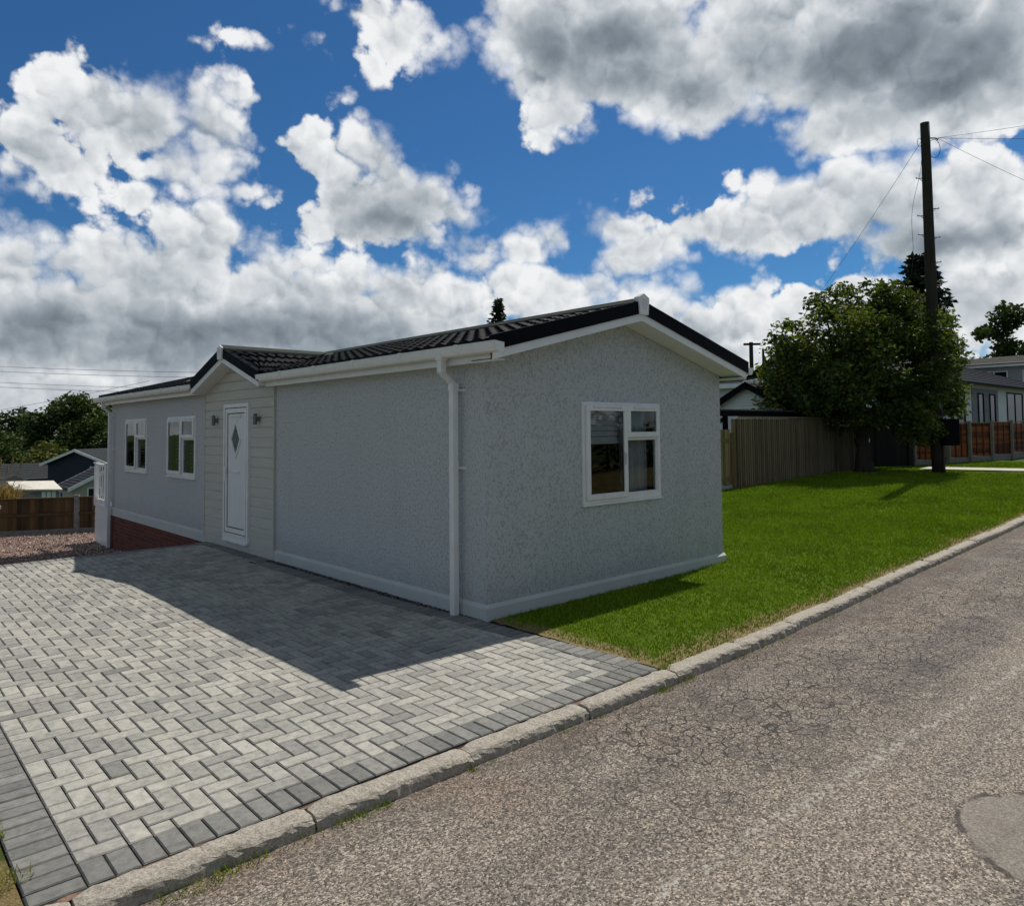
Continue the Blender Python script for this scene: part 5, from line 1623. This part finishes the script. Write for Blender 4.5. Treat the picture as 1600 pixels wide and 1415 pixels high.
b = MB(); zc = 3.32
for k in range(9):
    f = k/9; xa, xb, y_, z_ = 28.6+3.7*f, 47.2-3.7*f, 4.26+3.74*f, 3.44+1.51*f
    b.hexa([(xa,y_,z_), (xb,y_,z_), (xb,y_+.05,z_+.02), (xa,y_+.05,z_+.02), (xa,y_,z_+.035), (xb,y_,z_+.035), (xb,y_+.05,z_+.04), (xa,y_+.05,z_+.04)])
b.build('tile_course', M['tiles'], rf)
# right, further back: long low house
t, rf = bungalow('long_house', 'long low grey walled house with brown roof and white windows, far right', 50.5, 56.5, 3.0, 15.0, 1.0, 5.55, 6.15, 'y', plain('grey_render', (.27, .29, .30), .8, .2, .06, 3), plain('brown_felt', (.10, .095, .085), .8, .2, .2, 3), M['white'], .3, .02)
fr = F((50.5, 0, 0), (0, -1, 0), (-1, 0, 0))
for u in (-9.3, -7.0, -4.6): pane_window(t, fr, u, u+1.5, 4.0, 5.1, M['white'], 2)
b = MB(); b.box(50.14, 50.18, 2.7, 15.3, 5.36, 5.50); b.build('fascia', M['white'], t)

# left of the tree: neighbour with white gable, its lean-to and the taller house behind
t, rf = bungalow('white_gable_home', 'low white boarded gable with black bargeboards just right of the park home corner', 16.22, 20.2, 5.18, 7.76, .1, 2.24, 2.94, 'x', M['wall_white'], M['black'], M['black'], .22, .10)
b = MB(); z = 2.22
while z < 2.88:
    hw = 1.29*(2.92-z)/.70; b.prism([(16.208, 6.47-hw, z), (16.208, 6.47+hw, z), (16.196, 6.47+hw, z+.012), (16.196, 6.47-hw, z+.012)], (0, 0, .006)); z += .09
b.build('gable_board', M['white_soffit'], t)
b = MB(); b.box(15.93, 15.99, 6.42, 6.52, 2.80, 2.98); b.build('apex_block', M['black'], t)
t = thing('lean_to', (16, 4.9, .1), 'low lean-to canopy with pale ribbed roof and black edge behind the board fence', 'canopy')
b = MB(); b.hexa([(11.6,4.76,2.03), (20.4,4.76,2.03), (20.4,5.14,2.07), (11.6,5.14,2.07), (11.6,4.76,2.06), (20.4,4.76,2.06), (20.4,5.14,2.10), (11.6,5.14,2.10)])
x = 12.0
while x < 20.3: b.hexa([(x,4.77,2.061), (x+.05,4.77,2.061), (x+.05,5.13,2.101), (x,5.13,2.101), (x,4.77,2.10), (x+.05,4.77,2.10), (x+.05,5.13,2.14), (x,5.13,2.14)]); x += .16
b.build('ribbed_roof', M['ridge'], t)
b = MB(); b.box(11.5, 20.45, 4.69, 4.755, 1.935, 2.07); b.build('edge_board', M['black'], t)
for x in (12.05, 16.0, 20.2):
    b = MB(); b.box(x, x+.10, 4.78, 4.88, 0, 2.025); b.build('post', M['black'], t)
b = MB(); b.hexa([(10.9,4.80,1.46), (10.98,4.80,1.40), (10.98,4.86,1.40), (10.9,4.86,1.46), (11.99,4.80,1.90), (12.04,4.80,1.84), (12.04,4.86,1.84), (11.99,4.86,1.90)]); b.build('brace', M['black'], t)
t, rf = bungalow('tall_gable_house', 'taller white gabled house with dark verges partly hidden behind the garden tree', 25.0, 28.6, 6.0, 12.6, .4, 2.98, 5.08, 'x', M['wall_white'], M['black'], M['black'], .3, .22)
fr = F((0, 6.0, 0), (1, 0, 0), (0, -1, 0)); pane_window(t, fr, 25.9, 26.8, 1.2, 2.7, M['black'])
t, rf = bungalow('striped_roof_home', 'home whose low dark roof edge shows under the right eave of the park home', 20.5, 24.4, 9.3, 17.5, .2, 3.28, 3.55, 'y', M['wall_white'], M['grey_tiles'], M['white'], .3, .06)
b = MB(); b.box(20.12, 20.17, 9.0, 17.8, 3.12, 3.30); b.build('fascia', M['white'], t)

# down in the valley on the left
t, rf = bungalow('blue_gable_home', 'home with midnight blue gable wall, white bargeboards and grey roof beyond the brown fence', 4.95, 16.95, 47.9, 51.9, -2.6, -.18, .58, 'x', M['wall_blue'], M['grey_tiles'], M['white'], .30, .05)
b = MB(); b.tube([(4.80, 48.9, -1.0), (4.80, 48.9, -.35)], .05, 6); b.tube([(4.80, 48.9, -.98), (4.80, 48.9, -.92), (4.80, 48.9, -.80)], [.16, .16, .04], 8); b.build('flue', M['white'], t)
t.rotation_euler = (0, 0, rad(40))            # its gable is turned towards the road

t, rf = bungalow('beige_home', 'beige bungalow with dark roof and white gable edge beyond the brown fence', 3.05, 5.7, 31.2, 33.2, -2.6, -.70, -.02, 'y', M['wall_beige'], M['grey_tiles'], M['white'], .22, .05)
fr = F((0, 31.2, 0), (1, 0, 0), (0, -1, 0))
pane_window(t, fr, 3.60, 4.20, -1.55, -.72, M['white'], 1); pane_window(t, fr, 4.30, 4.9, -1.55, -.72, M['white'], 1)
fr = F((3.05, 0, 0), (0, -1, 0), (-1, 0, 0)); pane_window(t, fr, -34.5, -33.5, -1.5, -.75, M['white'], 2)
t, rf = bungalow('grey_roof_home', 'home with long plain grey tiled roof left of the midnight blue gable', 1.0, 7.2, 50.2, 58.0, -2.7, -1.25, -.45, 'x', M['wall_beige'], M['grey_tiles'], M['grey_tiles'], .3, .05)
t, rf = bungalow('hip_roof_home', 'low home with hipped grey roof just behind the plume grass and shed', -.5, 3.4, 36.0, 41.0, -2.6, -1.2, -.42, 'x', M['wall_beige'], M['grey_tiles'], M['grey_tiles'], .3, .05, True)
t = thing('garden_shed', (.85, 25.4, -1.8), 'small garden shed with pale felt roof and striped white door beyond the brown fence', 'shed')
b = MB(); b.box(.05, 1.20, 24.4, 25.6, -2.2, -.26); b.build('wall', M['wall_grey'], t)
b = MB(); b.hexa([(-.10,24.25,-.25), (1.32,24.25,-.33), (1.32,25.75,-.33), (-.10,25.75,-.25), (-.10,24.25,-.20), (1.32,24.25,-.28), (1.32,25.75,-.05), (-.10,25.75,.0)]); b.build('roof', M['pale_panel'], t)
b = MB()
for k in range(3): b.box(.72+.15*k, .84+.15*k, 24.375, 24.395, -2.0, -.34)
b.build('door', M['white_soffit'], t)
# a tall dark hedge across the road behind the photographer, seen only in the window panes
t = thing('roadside_hedge', (2, -11.0, -.1), 'dark clipped hedge across the road, mirrored in the gable window', 'hedge')
R_ = random.Random(2); cl = [(x, -11 + R_.uniform(-.5, .5), .9 + R_.uniform(-.8, 1.3), .9, .7, .7, 1) for x in np.linspace(-8, 30, 110)]
leaves('foliage', cl, 9000, .22, M['leaf_dark'], t)
b = MB()
for x in np.linspace(-8, 30, 26): b.tube([(x, -11, -.4), (x + R_.uniform(-.2, .2), -11, 1.6)], [.06, .03], 5)
b.build('stem', M['bark'], t)
